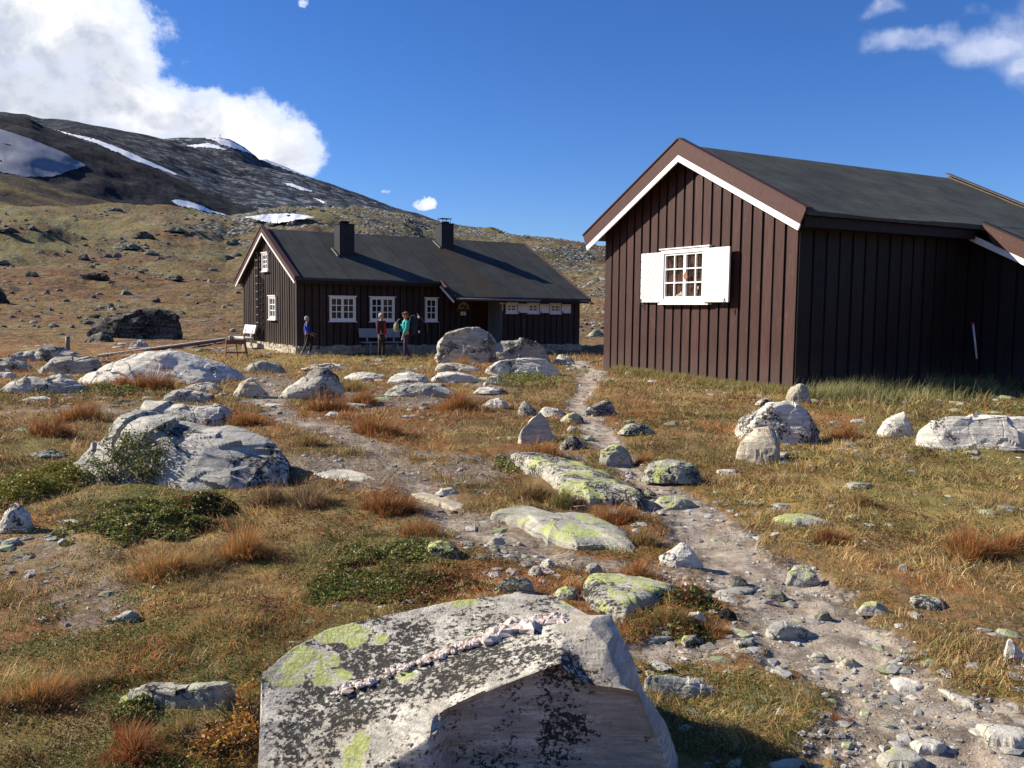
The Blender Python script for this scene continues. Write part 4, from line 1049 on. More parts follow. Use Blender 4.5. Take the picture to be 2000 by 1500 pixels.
def facets(V, seed, k, lo, hi, flat=False):
    R = np.random.RandomState(seed); ctr = V.mean(0)
    P_ = V - ctr; sc_ = np.abs(P_).max(0) + 1e-6; U = P_ / sc_
    for i in range(k):
        n = R.normal(size=3); n[2] = abs(n[2]) * .7 + .05
        n /= np.linalg.norm(n); d = (U @ n); lim = d.max() * R.uniform(lo, hi)
        ex = np.maximum(0, d - lim); U = U - ex[:, None] * n[None] * .97
    return U * sc_ + ctr

def grid_quads(n, m, wrap=False):
    i = np.arange(n - 1)[:, None] * m; j = np.arange(m if wrap else m - 1)[None]; j2 = (j + 1) % m
    return np.stack([i + j, i + m + j, i + m + j2, i + j2], -1).reshape(-1, 4)

RK = [0]
def finish_rock(V, Q, base, name, label, cat, matl, group=None, smoothf=False):
    o = mesh_np(name, V, Q, matl, smoothf=smoothf, loc=base); tagit(o, label, cat, group); return o

def rockP(label, prof, pb, matl, dep=.8, name='boulder', fc=15, lo=.58, hi=.90, amt=.03, strata=.6, front=1.0, cat='rock', px0=None):
    RK[0] += 1; seed = RK[0] * 7 + 3
    prof = np.array(prof, float); mid = (prof[0, 0] + prof[-1, 0]) / 2; pt = prof[:, 1].min()
    x0, y0, z0 = gnd(mid, pb); Wp = prof[-1, 0] - prof[0, 0]; Wd = Wp * y0 / F
    d_ = dep * Wd
    yc = min(y0 + d_ * .5, gnd(mid, pb - .45 * max(pb - pt, 3))[1]); D = max((yc - y0), .2 * Wd * min(dep, 1), .04)
    pts = np.array([at(a, b, yc) for a, b in prof]); X = pts[:, 0]; Zt = pts[:, 2]
    gx = X.mean(); gz = tz(gx, yc)
    ns = int(np.clip(Wp * .7, 22, 210)); na = int(np.clip(Wp * .5, 18, 110))
    s = np.linspace(0, 1, ns); s = s + .03 * np.sin(2 * np.pi * s) * 0
    xs = X[0] + (X[-1] - X[0]) * s; h = np.maximum(np.interp(xs, X, Zt) - gz, .01)
    a = np.linspace(-.22 * np.pi, 1.22 * np.pi, na); Sg, Ag = np.meshgrid(np.arange(ns), a, indexing='ij')
    e = np.power(np.clip(1 - np.abs(2 * s - 1) ** 3.2, 0, 1), .5) * .94 + .06
    co_, si_ = np.cos(Ag), np.sin(Ag)
    yy = -np.sign(co_) * np.abs(co_) ** .75 * D * e[Sg]; zz_ = np.where(si_ > 0, np.abs(si_) ** .8 * h[Sg], si_ * .14 * max(h.max(), .1))
    bulge = 1 + .06 * np.sin(Ag)
    V = np.stack([np.broadcast_to(xs[:, None], yy.shape), yc + yy, gz + zz_], -1).reshape(-1, 3)
    size = max(Wd, h.max() * 1.5)
    keep = V.copy()
    if fc:
        V = facets(V, seed, fc, lo, hi)
        # keep the photographed outline: pull crest height back
        V[:, 2] = V[:, 2] * .42 + np.minimum(keep[:, 2], V[:, 2] + .34 * h.max()) * .58
        f_ = h.max() / max(V[:, 2].max() - gz, 1e-3); V[:, 2] = gz + np.where(V[:, 2] > gz, (V[:, 2] - gz) * np.clip(f_, 1, 1.35), V[:, 2] - gz)
        V[:, 0] = V[:, 0] * .5 + keep[:, 0] * .5
    nrm = V - np.array([gx, yc, gz - .1 * size]); nrm /= np.linalg.norm(nrm, axis=1)[:, None] + 1e-9
    V = V + nrm * (rock_noise(V - np.array([gx, yc, gz]), size, seed, amt, strata) + (chips(V, seed, 16 if Wp < 120 else 30, .13 if matl in (R_grey, R_dark, R_hill, R_pale) else .06, size, .02) if Wp > 28 else 0))[:, None]
    Q = grid_quads(ns, na)[:, ::-1]
    cap = []
    V = np.concatenate([V, [V[:na].mean(0)], [V[-na:].mean(0)]]); c0, c1 = len(V) - 2, len(V) - 1
    T = [(c0, j + 1, j) for j in range(na - 1)] + [(c1, (ns - 1) * na + j, (ns - 1) * na + j + 1) for j in range(na - 1)]
    base = np.array([gx, yc, gz]); FOOT.append((gx, yc, abs(X[-1] - X[0]) / 2 * .92, D * .92))
    return finish_rock(V - base, [Q, np.array(T)], base, name, label, cat, matl)

def slabS(label, poly, matl, h=.07, name='rock_slab', amt=.02, seed=None, tilt=(0, 0), k=5.0, n=150, cat='rock', rot=0, strata=.4, smoothf=False):
    RK[0] += 1; seed = RK[0] * 5 + 1
    G = np.array([gnd(a, b)[:2] for a, b in poly]); c = G.mean(0)
    # resample closed outline
    Gc = np.concatenate([G, G[:1]]); L = np.concatenate([[0], np.cumsum(np.hypot(*(np.diff(Gc, axis=0).T)))])
    s = np.linspace(0, L[-1], n, endpoint=False); O = np.stack([np.interp(s, L, Gc[:, 0]), np.interp(s, L, Gc[:, 1])], -1)
    size = np.ptp(G, axis=0).max()
    O = O + np.stack([fbm(O * 6 / size, seed, 4), fbm(O * 6 / size, seed + 9, 4)], -1) * size * .03
    rs = np.concatenate([np.linspace(0.02, .9, 26), [.94, .97, .99, 1.0, 1.01]]); gz = tz(*c)
    V = []
    for r in rs:
        q = c + (O - c) * r; zt = h * (1 - min(r, 1) ** k) ** .5 if r < 1 else (-.0 if r == 1 else -.12)
        z = gz + zt + ((q - c) @ np.array(tilt)) * (r < 1)
        z = z + rock_noise(np.concatenate([(q - c), np.zeros((n, 1))], 1) , size, seed, amt, strata) * (r < .99)
        V.append(np.concatenate([q, np.broadcast_to(z, (n,))[:, None]], 1))
    V = np.concatenate(V); Q = grid_quads(len(rs), n, True); T = np.array([(0, j, (j + 1) % n) for j in range(n)])
    V = np.concatenate([V, [V[:n].mean(0)]]); T = np.array([(len(V) - 1, j, (j + 1) % n) for j in range(n)])
    base = np.array([c[0], c[1], gz]); hs_ = np.ptp(G, axis=0) / 2; FOOT.append((c[0], c[1], hs_[0] * .85, hs_[1] * .85))
    return finish_rock(V - base, [Q, T], base, name, label, cat, matl, smoothf=smoothf)

def loft(label, rows, matl, n=200, sub=26, amt=.02, strata=.5, name='boulder', seed=5, smoothf=False, chip=0, ctilt=.2):
    """rows of (px, py, distance): facets run straight between neighbouring control lines"""
    R3 = []
    for row in rows:
        P_ = np.array([q if len(q) == 4 and q[3] == 'w' else at(*q[:3]) for q in row], float) if False else np.array([at(*q) for q in row], float)
        m = len(P_); s = np.linspace(0, m - 1, n); i = np.clip(s.astype(int), 0, m - 2); f = (s - i)[:, None]
        R3.append(P_[i] * (1 - f) + P_[i + 1] * f)
    V = []
    for a, b in zip(R3[:-1], R3[1:]):
        for k in range(sub): V.append(a + (b - a) * (k / sub))
    V.append(R3[-1]); V = np.array(V)
    # soften the creases a little
    for _ in range(1):
        W = V.copy(); W[1:-1] = V[1:-1] * .5 + (V[:-2] + V[2:]) * .25; W[:, 1:-1] = W[:, 1:-1] * .5 + (W[:, :-2] + W[:, 2:]) * .25; V = W
    du = np.gradient(V, axis=1); dv = np.gradient(V, axis=0); N_ = np.cross(du, dv); N_ /= np.linalg.norm(N_, axis=-1, keepdims=True) + 1e-9
    shp = V.shape; c = V.reshape(-1, 3).mean(0); Vf = V.reshape(-1, 3); N_ = N_.reshape(-1, 3)
    N_[N_[:, 2] < -.2] *= -1
    size = np.ptp(Vf, axis=0).max()
    Vf = Vf + N_ * (rock_noise(Vf - c, size, seed, amt, strata) + (chips(Vf, seed + 7, chip, ctilt, size, .016) if chip else 0))[:, None]
    Q = grid_quads(shp[0], shp[1]); base = np.array([c[0], c[1], 0.0])
    nr_, nc_ = shp[0], shp[1]; G3 = Vf.reshape(shp); Vx = np.concatenate([Vf, [G3[:, 0].mean(0)], [G3[:, -1].mean(0)]]); e0, e1 = len(Vf), len(Vf) + 1
    T = np.array([(e0, i * nc_, (i + 1) * nc_) for i in range(nr_ - 1)] + [(e0, (nr_ - 1) * nc_, 0)] + [(e1, (i + 1) * nc_ + nc_ - 1, i * nc_ + nc_ - 1) for i in range(nr_ - 1)] + [(e1, nc_ - 1, nr_ * nc_ - 1)])
    FOOT.append((c[0], c[1], np.ptp(Vf[:, 0]) / 2 * .85, np.ptp(Vf[:, 1]) / 2 * .55))
    return finish_rock(Vx - base, [Q, T], base, name, label, 'boulder', matl, smoothf=smoothf), Vf, shp

# the boulder right in front
S_ = [(512, 1312, 3.72), (575, 1262, 3.86), (640, 1226, 3.96), (770, 1195, 4.05), (900, 1168, 4.14), (1010, 1155, 4.20), (1085, 1163, 4.18), (1128, 1190, 4.05), (1150, 1203, 3.94), (1190, 1203, 3.84), (1212, 1240, 3.72), (1238, 1290, 3.6), (1256, 1345, 3.52), (1300, 1410, 3.42), (1324, 1480, 3.36)]
BK = [(a, b + 60 + (8 * i if i > 9 else 0), d + .16) for i, (a, b, d) in enumerate(S_)]
BK0 = [(a, b + 90 + (10 * i if i > 9 else 0), d + .34) for i, (a, b, d) in enumerate(S_)]
V1 = [(512, 1395, 3.55), (590, 1375, 3.6), (670, 1340, 3.67), (760, 1305, 3.72), (850, 1275, 3.78), (930, 1247, 3.82), (1000, 1222, 3.88), (1065, 1206, 3.92), (1110, 1202, 3.93), (1160, 1208, 3.80), (1196, 1245, 3.64), (1222, 1295, 3.54), (1246, 1350, 3.46), (1292, 1415, 3.36), (1318, 1490, 3.30)]
V2 = [(508, 1420, 3.5), (595, 1392, 3.55), (680, 1355, 3.62), (770, 1322, 3.67), (860, 1290, 3.72), (940, 1260, 3.77), (1005, 1236, 3.82), (1060, 1222, 3.84), (1105, 1222, 3.80), (1150, 1225, 3.70), (1185, 1262, 3.56), (1212, 1310, 3.46), (1236, 1362, 3.39), (1285, 1425, 3.30), (1312, 1500, 3.25)]
E1 = [(505, 1475, 3.42), (590, 1462, 3.42), (680, 1440, 3.42), (765, 1418, 3.42), (843, 1398, 3.40), (868, 1384, 3.42), (945, 1352, 3.45), (1020, 1323, 3.48), (1092, 1295, 3.50), (1124, 1328, 3.46), (1165, 1340, 3.42), (1208, 1345, 3.38), (1244, 1352, 3.34), (1280, 1440, 3.26), (1308, 1515, 3.20)]
E2 = [(500, 1540, 3.32), (590, 1530, 3.30), (680, 1515, 3.28), (765, 1490, 3.28), (840, 1440, 3.32), (872, 1396, 3.44), (947, 1362, 3.46), (1021, 1333, 3.49), (1092, 1307, 3.51), (1126, 1340, 3.47), (1167, 1352, 3.43), (1210, 1357, 3.39), (1248, 1366, 3.35), (1280, 1465, 3.22), (1306, 1540, 3.16)]
E3 = [(495, 1640, 3.22), (590, 1640, 3.2), (680, 1640, 3.18), (765, 1640, 3.17), (842, 1620, 3.20), (880, 1560, 3.42), (960, 1560, 3.44), (1030, 1560, 3.46), (1095, 1560, 3.46), (1130, 1560, 3.44), (1170, 1560, 3.41), (1212, 1560, 3.37), (1250, 1565, 3.32), (1290, 1590, 3.24), (1316, 1640, 3.18)]
E4 = [(a, 1830, d + .02) for a, b, d in E3]
def setd(row, ds):      # keep the front face square to the viewer's side, turning away from the sun on the right
    return [(a, b, d if v is None else v) for (a, b, d), v in zip(row, ds)]
N_9 = [None] * 9
S_ = setd(S_, N_9 + [3.90, 3.82, 3.76, 3.72, 3.70, 3.68]); V1 = setd(V1, N_9 + [3.84, 3.74, 3.67, 3.63, 3.60, 3.58]); V2 = setd(V2, N_9 + [3.74, 3.65, 3.58, 3.55, 3.53, 3.52])
E1 = setd(E1, N_9 + [3.50, 3.49, 3.49, 3.49, 3.49, 3.49]); E2 = setd(E2, [None] * 5 + [3.47, 3.49, 3.51, 3.53, 3.51, 3.51, 3.51, 3.51, 3.50, 3.50]); E3 = setd(E3, [None] * 5 + [3.47, 3.49, 3.51, 3.53, 3.53, 3.53, 3.53, 3.53, 3.53, 3.53])
E4 = [(a, 1830, d + .02) for a, b, d in E3]
BK = [(a, b + 60 + (8 * i if i > 9 else 0), d + .16) for i, (a, b, d) in enumerate(S_)]
BK0 = [(a, b + 90 + (10 * i if i > 9 else 0), d + .34) for i, (a, b, d) in enumerate(S_)]
BK0, BK, S_, V1, V2, E1, E2, E3, E4 = [[(a, b, d * .925) for a, b, d in row_] for row_ in (BK0, BK, S_, V1, V2, E1, E2, E3, E4)]
big, BV, bshp = loft('large lichen spotted boulder in the foreground with a quartz vein across its top', [BK0, BK, S_, V1, V2, E1, E2, E3, E4], R_big, 320, 32, .008, .55, seed=11, chip=0)
BVg = BV.reshape(bshp)
blk = np.clip(.70 - smooth(BV[:, 0], -.05, .34) * .75 + .75 * fbm(BV * 4.2, 401, 4) + .30 * fbm(BV * 13, 403, 3), 0, 1)
blk *= 1 - .60 * (1 - smooth(BV[:, 1], 3.20, 3.26)) * smooth(BV[:, 0], -.42, -.30)
yel = np.zeros(len(BV))
for a_, b_, d_, rx_, ry_ in ((600, 1290, 3.80, .16, .07), (665, 1245, 3.93, .14, .06), (560, 1312, 3.74, .09, .06), (740, 1243, 3.9, .035, .03), (905, 1172, 4.12, .09, .035), (700, 1482, 3.38, .06, .09), (1120, 1178, 4.1, .08, .03), (800, 1330, 3.66, .06, .03), (640, 1320, 3.72, .08, .04)):
    q_ = np.array(at(a_, b_, d_ * .925)); e_ = np.sqrt(((BV[:, 0] - q_[0]) / rx_) ** 2 + ((BV[:, 1] - q_[1]) / ry_) ** 2 + ((BV[:, 2] - q_[2]) / .12) ** 2)
    yel = np.maximum(yel, 1 - smooth(e_ + .35 * fbm(BV * 14, 402, 3), .55, 1.25))
for nm_, vv_ in (('blk', blk * (1 - .8 * yel)), ('yel', yel)):
    at_ = big.data.attributes.new(nm_, 'FLOAT', 'POINT'); at_.data.foreach_set('value', np.concatenate([vv_, vv_[-2:] * 0]).astype(np.float32))
# quartz vein: bright crystal lumps standing in the seam
qv = MB(); Rq = random.Random(12)
row = BVg[30 * 3 + 15]
for k in range(260):
    f_ = Rq.random(); i = int((.13 + .47 * f_) * 299); P_ = row[i]; big_ = 1.9 if .40 < (i / 299) < .50 else (1.3 if .5 < i / 299 < .58 else .8)
    r_ = Rq.uniform(.006, .021) * big_
    q = Vector(P_) + Vector((Rq.uniform(-.01, .01), Rq.uniform(-.035, .035) * (.6 + .4 * big_), r_ * .25))
    qv.blob(q - big.location - Vector((0, 0, r_ * .30)), (r_ * Rq.uniform(.8, 1.7), r_ * Rq.uniform(.8, 1.7), r_ * Rq.uniform(.5, .9)), 6, 5, .30, Rq.random(), False, k)
qz = qv.build('quartz_vein', mat('milky quartz', lambda t, b: (t.put(b.inputs['Base Color'], t.mix(t.ss(t.noise(t.coord(), 30, 5), .4, .65), (.68, .60, .53), (.48, .36, .29))), t.put(b.inputs['Roughness'], .4), t.put(b.inputs['Specular IOR Level'], .5))), big)
FOOT.append((-.14, 3.38, .88, .58))

# boulder with the climbing shrub, left
SL = [(148, 905, 9.15), (172, 882, 9.25), (200, 855, 9.35), (238, 817, 9.5), (270, 811, 9.55), (320, 818, 9.6), (370, 817, 9.6), (420, 828, 9.55), (470, 838, 9.45), (520, 858, 9.3), (548, 878, 9.2), (566, 905, 9.0)]
B0 = [(a, b + 95, d + .9) for a, b, d in SL]; B1 = [(a, b + 30, d + .55) for a, b, d in SL]
M1 = [(150, 915, 9.0), (185, 893, 9.05), (225, 866, 9.1), (262, 838, 9.2), (300, 832, 9.2), (340, 838, 9.2), (385, 848, 9.15), (430, 862, 9.1), (478, 878, 9.0), (515, 890, 8.95), (545, 905, 8.9), (563, 920, 8.85)]
M2 = [(155, 930, 8.9), (200, 925, 8.85), (245, 915, 8.8), (290, 905, 8.82), (330, 900, 8.8), (370, 905, 8.75), (410, 905, 8.7), (450, 915, 8.62), (490, 900, 8.8), (525, 915, 8.75), (545, 925, 8.75), (560, 935, 8.75)]
M3 = [(160, 955, 8.75), (205, 972, 8.55), (250, 985, 8.45), (295, 990, 8.4), (335, 992, 8.36), (375, 990, 8.36), (415, 985, 8.38), (445, 982, 8.4), (490, 985, 8.45), (520, 968, 8.6), (545, 958, 8.7), (562, 950, 8.75)]
M4 = [(a, b + 45, d - .05) for a, b, d in M3]
R_left = rock_mat('grey rock with dark crest', (.33, .33, .325), (.55, .54, .52), .50, 0, .1, sc=.7, rot=.9)
lb, LV, lshp = loft('big grey boulder on the left with a low shrub climbing over its face', [B0, B1, SL, M1, M2, M3, M4], R_left, 220, 24, .016, .9, seed=29, chip=40, ctilt=.14)

ROCKS = [
 # label, profile, base, material, depth ratio
 ('low grey rock with a curled edge directly behind the big left boulder', [(262, 808), (280, 787), (330, 791), (380, 799), (410, 794), (440, 790), (465, 806)], 836, R_pale, .5),
 ('broad white rock with a black spotted right end, left of the trestle table', [(158, 746), (200, 716), (250, 701), (288, 686), (330, 690), (360, 688), (400, 696), (440, 711), (468, 731), (482, 743)], 749, R_white, .55),
 ('humped grey rock at the top of the left rock pile', [(70, 700), (76, 682), (92, 673), (115, 675), (140, 688), (176, 699)], 707, R_pale, .6),
 ('long grey rock leaning against the broad white one', [(62, 730), (78, 716), (98, 705), (140, 701), (186, 698), (202, 702), (206, 712)], 733, R_grey, .5),
 ('low dark grey rock at the upper left edge of the rock pile', [(4, 704), (25, 689), (60, 686), (84, 693), (100, 704)], 708, R_grey, .6),
 ('flat grey rock at the left picture edge below the rock pile', [(-60, 715), (-10, 702), (25, 702), (50, 710), (62, 722)], 727, R_grey, .5),
 ('pale boulder with a dark shaded face at the far left', [(0, 770), (9, 750), (28, 742), (66, 735), (102, 741), (140, 745), (172, 756)], 771, R_pale, .45),
 ('small flat rock left of the shaded boulder by the picture edge', [(-20, 740), (0, 728), (22, 727), (38, 737)], 741, R_pale, .7),
 ('small pale slab between the shaded boulder and the broad white rock', [(88, 742), (100, 733), (125, 731), (143, 739)], 743, R_pale, .8),
 ('thin white slab in the grass below the shaded boulder', [(36, 783), (55, 776), (85, 774), (102, 778)], 786, R_white, .8),
 ('greenish grey rock in front of the trestle table', [(472, 724), (490, 712), (510, 705), (532, 706), (549, 713), (561, 723)], 728, R_grey, .6),
 ('flat pale rock in the grass left of the blue jacketed walker', [(585, 722), (605, 711), (640, 709), (668, 712), (690, 722)], 726, R_pale, .8),
 ('pale ledge beyond the pointed white rock', [(662, 742), (690, 726), (730, 725), (758, 734)], 744, R_white, .8),
 ('pointed white rock with a small shrub at its foot', [(535, 781), (560, 757), (585, 745), (602, 725), (632, 717), (652, 721), (674, 741), (683, 766)], 781, R_pale, .45),
 ('squat brownish grey rock left of the pointed white one', [(454, 773), (463, 750), (483, 738), (500, 740), (516, 756), (531, 768)], 779, R_warm, .6),
 ('flat pale rock with a dark overhang right of the shaded boulder', [(350, 762), (360, 752), (395, 748), (425, 750), (440, 762)], 766, R_pale, .6),
 ('dark edged slab in front of the flat pale rock', [(312, 774), (330, 764), (350, 762), (385, 765), (410, 773), (418, 782)], 787, R_grey, .6),
 ('mossy low stone in front of the pointed white rock', [(622, 780), (635, 760), (652, 756), (664, 764), (672, 776)], 782, R_lime, .7),
 ('thick white slab lying on a grey one, middle of the meadow', [(745, 748), (762, 730), (800, 726), (832, 735), (840, 750)], 752, R_white, .6),
 ('layered grey slab under the thick white one', [(748, 768), (758, 752), (800, 750), (860, 752), (897, 770)], 776, R_grey, .5),
 ('long flat white rock right of the thick white slab', [(830, 743), (848, 728), (890, 728), (926, 733), (940, 744)], 749, R_white, .5),
 ('flat white slab at the foot of the tall cracked boulder', [(850, 712), (880, 707), (920, 714), (942, 724)], 728, R_pale, .6),
 ('tall cracked boulder in front of the lodge porch', [(836, 708), (850, 682), (855, 655), (862, 651), (880, 648), (905, 639), (930, 645), (955, 655), (972, 678), (984, 700)], 713, R_pale, .55),
 ('shaded bluish boulder right of the tall cracked one', [(962, 672), (975, 663), (1000, 667), (1030, 664), (1050, 665), (1070, 680), (1088, 706)], 712, R_grey, .45),
 ('low rock peeping over the shaded bluish boulder', [(990, 672), (1005, 663), (1022, 661), (1034, 672)], 682, R_grey, .7),
 ('small grey rock right of the shaded bluish boulder', [(1080, 708), (1094, 692), (1108, 691), (1126, 708)], 713, R_pale, .7),
 ('smooth white rock in front of the shaded bluish boulder', [(948, 724), (975, 708), (1000, 700), (1040, 697), (1070, 705), (1100, 730)], 736, R_white, .5),
 ('small white rock left of the green grass hump', [(940, 750), (958, 736), (975, 734), (992, 744)], 753, R_white, .8),
 ('pale slab just below the small white rock', [(918, 770), (932, 757), (955, 756), (988, 766)], 773, R_white, .6),
 ('round pale stone right of the pale slab', [(962, 764), (975, 756), (990, 762)], 770, R_pale, .9),
 ('narrow white slab in the middle of the meadow', [(938, 794), (955, 780), (975, 778), (994, 789)], 798, R_white, .6),
 ('pointed standing stone with rusty grass at its foot', [(1013, 858), (1018, 836), (1035, 815), (1053, 805), (1066, 817), (1078, 836), (1092, 862)], 868, R_pale, .7),
 ('tilted grey plate behind the pointed standing stone', [(1012, 803), (1017, 787), (1026, 782), (1040, 794), (1052, 806)], 812, R_grey, .5),
 ('flat pale stone by the path right of the tilted plate', [(1050, 806), (1066, 796), (1092, 800), (1110, 808)], 814, R_pale, .8),
 ('bluish grey rock on the right bank of the path', [(1132, 813), (1150, 795), (1180, 784), (1200, 786), (1206, 800)], 814, R_grey, .6),
 ('yellowish white stone in the middle of the upper path', [(1092, 822), (1105, 808), (1125, 806), (1142, 818)], 827, R_limeslab, .8),
 ('small dark edged stone on the path below the yellowish one', [(1106, 838), (1114, 831), (1128, 834)], 843, R_pale, .9),
 ('dark stone pair at the path edge below the standing stone', [(1090, 872), (1102, 855), (1122, 852), (1142, 868)], 880, R_grey, .8),
 ('rounded pale rock on the path with a yellow top', [(1160, 903), (1166, 880), (1185, 869), (1210, 868), (1232, 880), (1242, 900)], 913, R_limetop, .8),
 ('greenish flat rock right of the path near the cabin corner', [(1200, 850), (1225, 832), (1258, 828), (1278, 842)], 853, R_lime, .7),
 ('crusty green rock covered in lime lichen', [(1250, 940), (1262, 912), (1282, 898), (1330, 903), (1364, 902), (1376, 920), (1380, 938)], 948, R_lime, .6),
 ('low lime tipped rock below the crusty green one', [(1270, 988), (1280, 969), (1318, 966), (1350, 975), (1368, 984)], 997, R_limetop, .6),
 ('pocked round boulder beside the white spotted one', [(1436, 897), (1445, 866), (1467, 850), (1474, 839), (1500, 834), (1526, 850), (1531, 872), (1527, 897)], 908, R_warm, .8),
 ('white boulder with black lichen behind the pocked round one', [(1434, 832), (1470, 805), (1500, 790), (1530, 785), (1560, 789), (1585, 812), (1599, 838)], 864, R_whiteblack, .7),
 ('small cream rock at the corner of the near cabin', [(1533, 782), (1540, 757), (1560, 748), (1577, 755), (1583, 780)], 788, R_warm, .8),
 ('pointed pale rock left of the long white ledge', [(1708, 840), (1740, 815), (1768, 802), (1780, 820), (1796, 848)], 855, R_white, .7),
 ('long white ledge of rock at the right picture edge', [(1788, 818), (1830, 810), (1880, 812), (1912, 808), (1950, 811), (2000, 818), (2060, 826), (2130, 850)], 880, R_white, .4),
 ('rounded boulder with a lime top on the path', [(1528, 1138), (1532, 1118), (1548, 1107), (1570, 1108), (1592, 1118), (1600, 1138)], 1151, R_limetop, .8),
 ('white blue shaded rock left of the path', [(1288, 1092), (1310, 1070), (1330, 1060), (1346, 1066), (1362, 1082), (1378, 1098)], 1110, R_white, .7),
 ('dark shaded rock in the crowberry left of the gravel', [(828, 1084), (840, 1062), (862, 1054), (885, 1064), (905, 1082)], 1096, R_lime, .8),
 ('thin green slab edge behind the foreground boulder', [(955, 1156), (985, 1136), (1010, 1124), (1032, 1124), (1046, 1134)], 1160, R_lime, .35),
 ('small lime spotted stone behind the foreground boulder', [(1074, 1168), (1088, 1150), (1108, 1146), (1128, 1160)], 1172, R_limetop, .8),
 ('low lime topped rock right of the gravel path', [(1670, 1198), (1685, 1178), (1710, 1174), (1732, 1186), (1742, 1202)], 1207, R_limetop, .7),
 ('grey angular rock lying across the path', [(1490, 1240), (1497, 1214), (1530, 1212), (1570, 1222), (1596, 1240)], 1254, R_grey, .6),
 ('dark stone in the washed out hole of the path', [(1422, 1142), (1430, 1127), (1450, 1128), (1466, 1142)], 1150, R_dark, .8),
 ('dark wedge stone left of the lime topped path boulder', [(1484, 1170), (1500, 1154), (1522, 1152), (1536, 1166)], 1174, R_hill, .8),
 ('small dark angular stone low on the path', [(1578, 1292), (1592, 1278), (1612, 1276), (1622, 1290)], 1297, R_grey, .7),
 ('sandy grey stone just right of the small dark one', [(1632, 1302), (1648, 1286), (1668, 1288), (1682, 1302)], 1308, R_warm, .7),
 ('pale grey stone at the lower left rim of the path', [(1334, 1214), (1345, 1198), (1368, 1195), (1382, 1208)], 1218, R_pale, .7),
 ('mossy green stone below the orange tuft by the path', [(1320, 1258), (1336, 1242), (1358, 1240), (1376, 1252)], 1262, R_lime, .7),
 ('long low rock right behind the foreground boulder', [(1250, 1325), (1262, 1316), (1300, 1320), (1340, 1332), (1380, 1338), (1402, 1346), (1418, 1362)], 1368, R_grey, .3),
 ('white stone with a green tinge at the right edge', [(1958, 1275), (1966, 1252), (1978, 1250), (2002, 1286)], 1296, R_white, .6),
 ('mossy rock ridge left of the foreground boulder', [(228, 1382), (250, 1356), (290, 1343), (320, 1349), (360, 1345), (388, 1336), (430, 1331), (470, 1334)], 1390, R_lime, .4),
 ('small bluish stone in the straw grass at the lower left', [(218, 1213), (235, 1198), (258, 1192), (274, 1200)], 1216, R_grey, .7),
 ('white lichen crusted rock at the left edge', [(-10, 1030), (4, 1000), (22, 986), (42, 988), (60, 1004), (64, 1028)], 1042, R_whiteblack, .7),
 ('little pale stone below the white one at the left edge', [(2, 1064), (16, 1052), (36, 1051), (48, 1060)], 1068, R_pale, .8),
 ('flat greenish rock left of the big left boulder', [(52, 896), (70, 882), (100, 877), (126, 884), (132, 894)], 898, R_lime, .7),
 ('dark low rock half buried at the edge of the path bank', [(1214, 960), (1228, 950), (1250, 952), (1258, 964)], 970, R_dark, .7),
 ('small pale stone at the bend of the gravel strip', [(850, 968), (862, 955), (880, 952), (895, 962)], 970, R_pale, .8),
 ('grey stone on the gravel above the lichen slabs', [(950, 1062), (960, 1050), (978, 1048), (990, 1060)], 1066, R_warm, .8),
 ('green speckled stone by the rusty tuft above the triangular slab', [(1142, 1118), (1150, 1102), (1168, 1100), (1180, 1114)], 1122, R_lime, .8),
 ('round white pebble rock below the big lichen slab', [(1052, 1106), (1060, 1094), (1074, 1092), (1086, 1104)], 1110, R_white, .9),
 ('grey wedge stone right of the gravel strip', [(1030, 1120), (1040, 1106), (1056, 1106), (1066, 1118)], 1125, R_grey, .9),
 ('small pale rock in the grass at the top of the right meadow', [(1475, 790), (1485, 779), (1502, 778), (1514, 790)], 794, R_pale, .8),
 ('dark red clod in the grass below the long white ledge', [(1800, 886), (1806, 876), (1818, 876), (1824, 886)], 889, plain('dark red clod', (.06, .025, .018), .9), .9),
 ('small dark green stone in the dry grass right of the path', [(1752, 1110), (1758, 1102), (1768, 1101), (1776, 1110)], 1114, R_lime, .8),
 ('brown stone between the cobbles in the washed out part', [(1590, 1212), (1600, 1196), (1616, 1194), (1626, 1208)], 1215, R_hill, .8),
 ('flat stone left of the small orange tuft near the foreground boulder', [(1400, 1206), (1408, 1192), (1424, 1188), (1438, 1200)], 1212, R_dark, .7),
]
for r_ in ROCKS: rockP(*r_[:4], dep=r_[4])

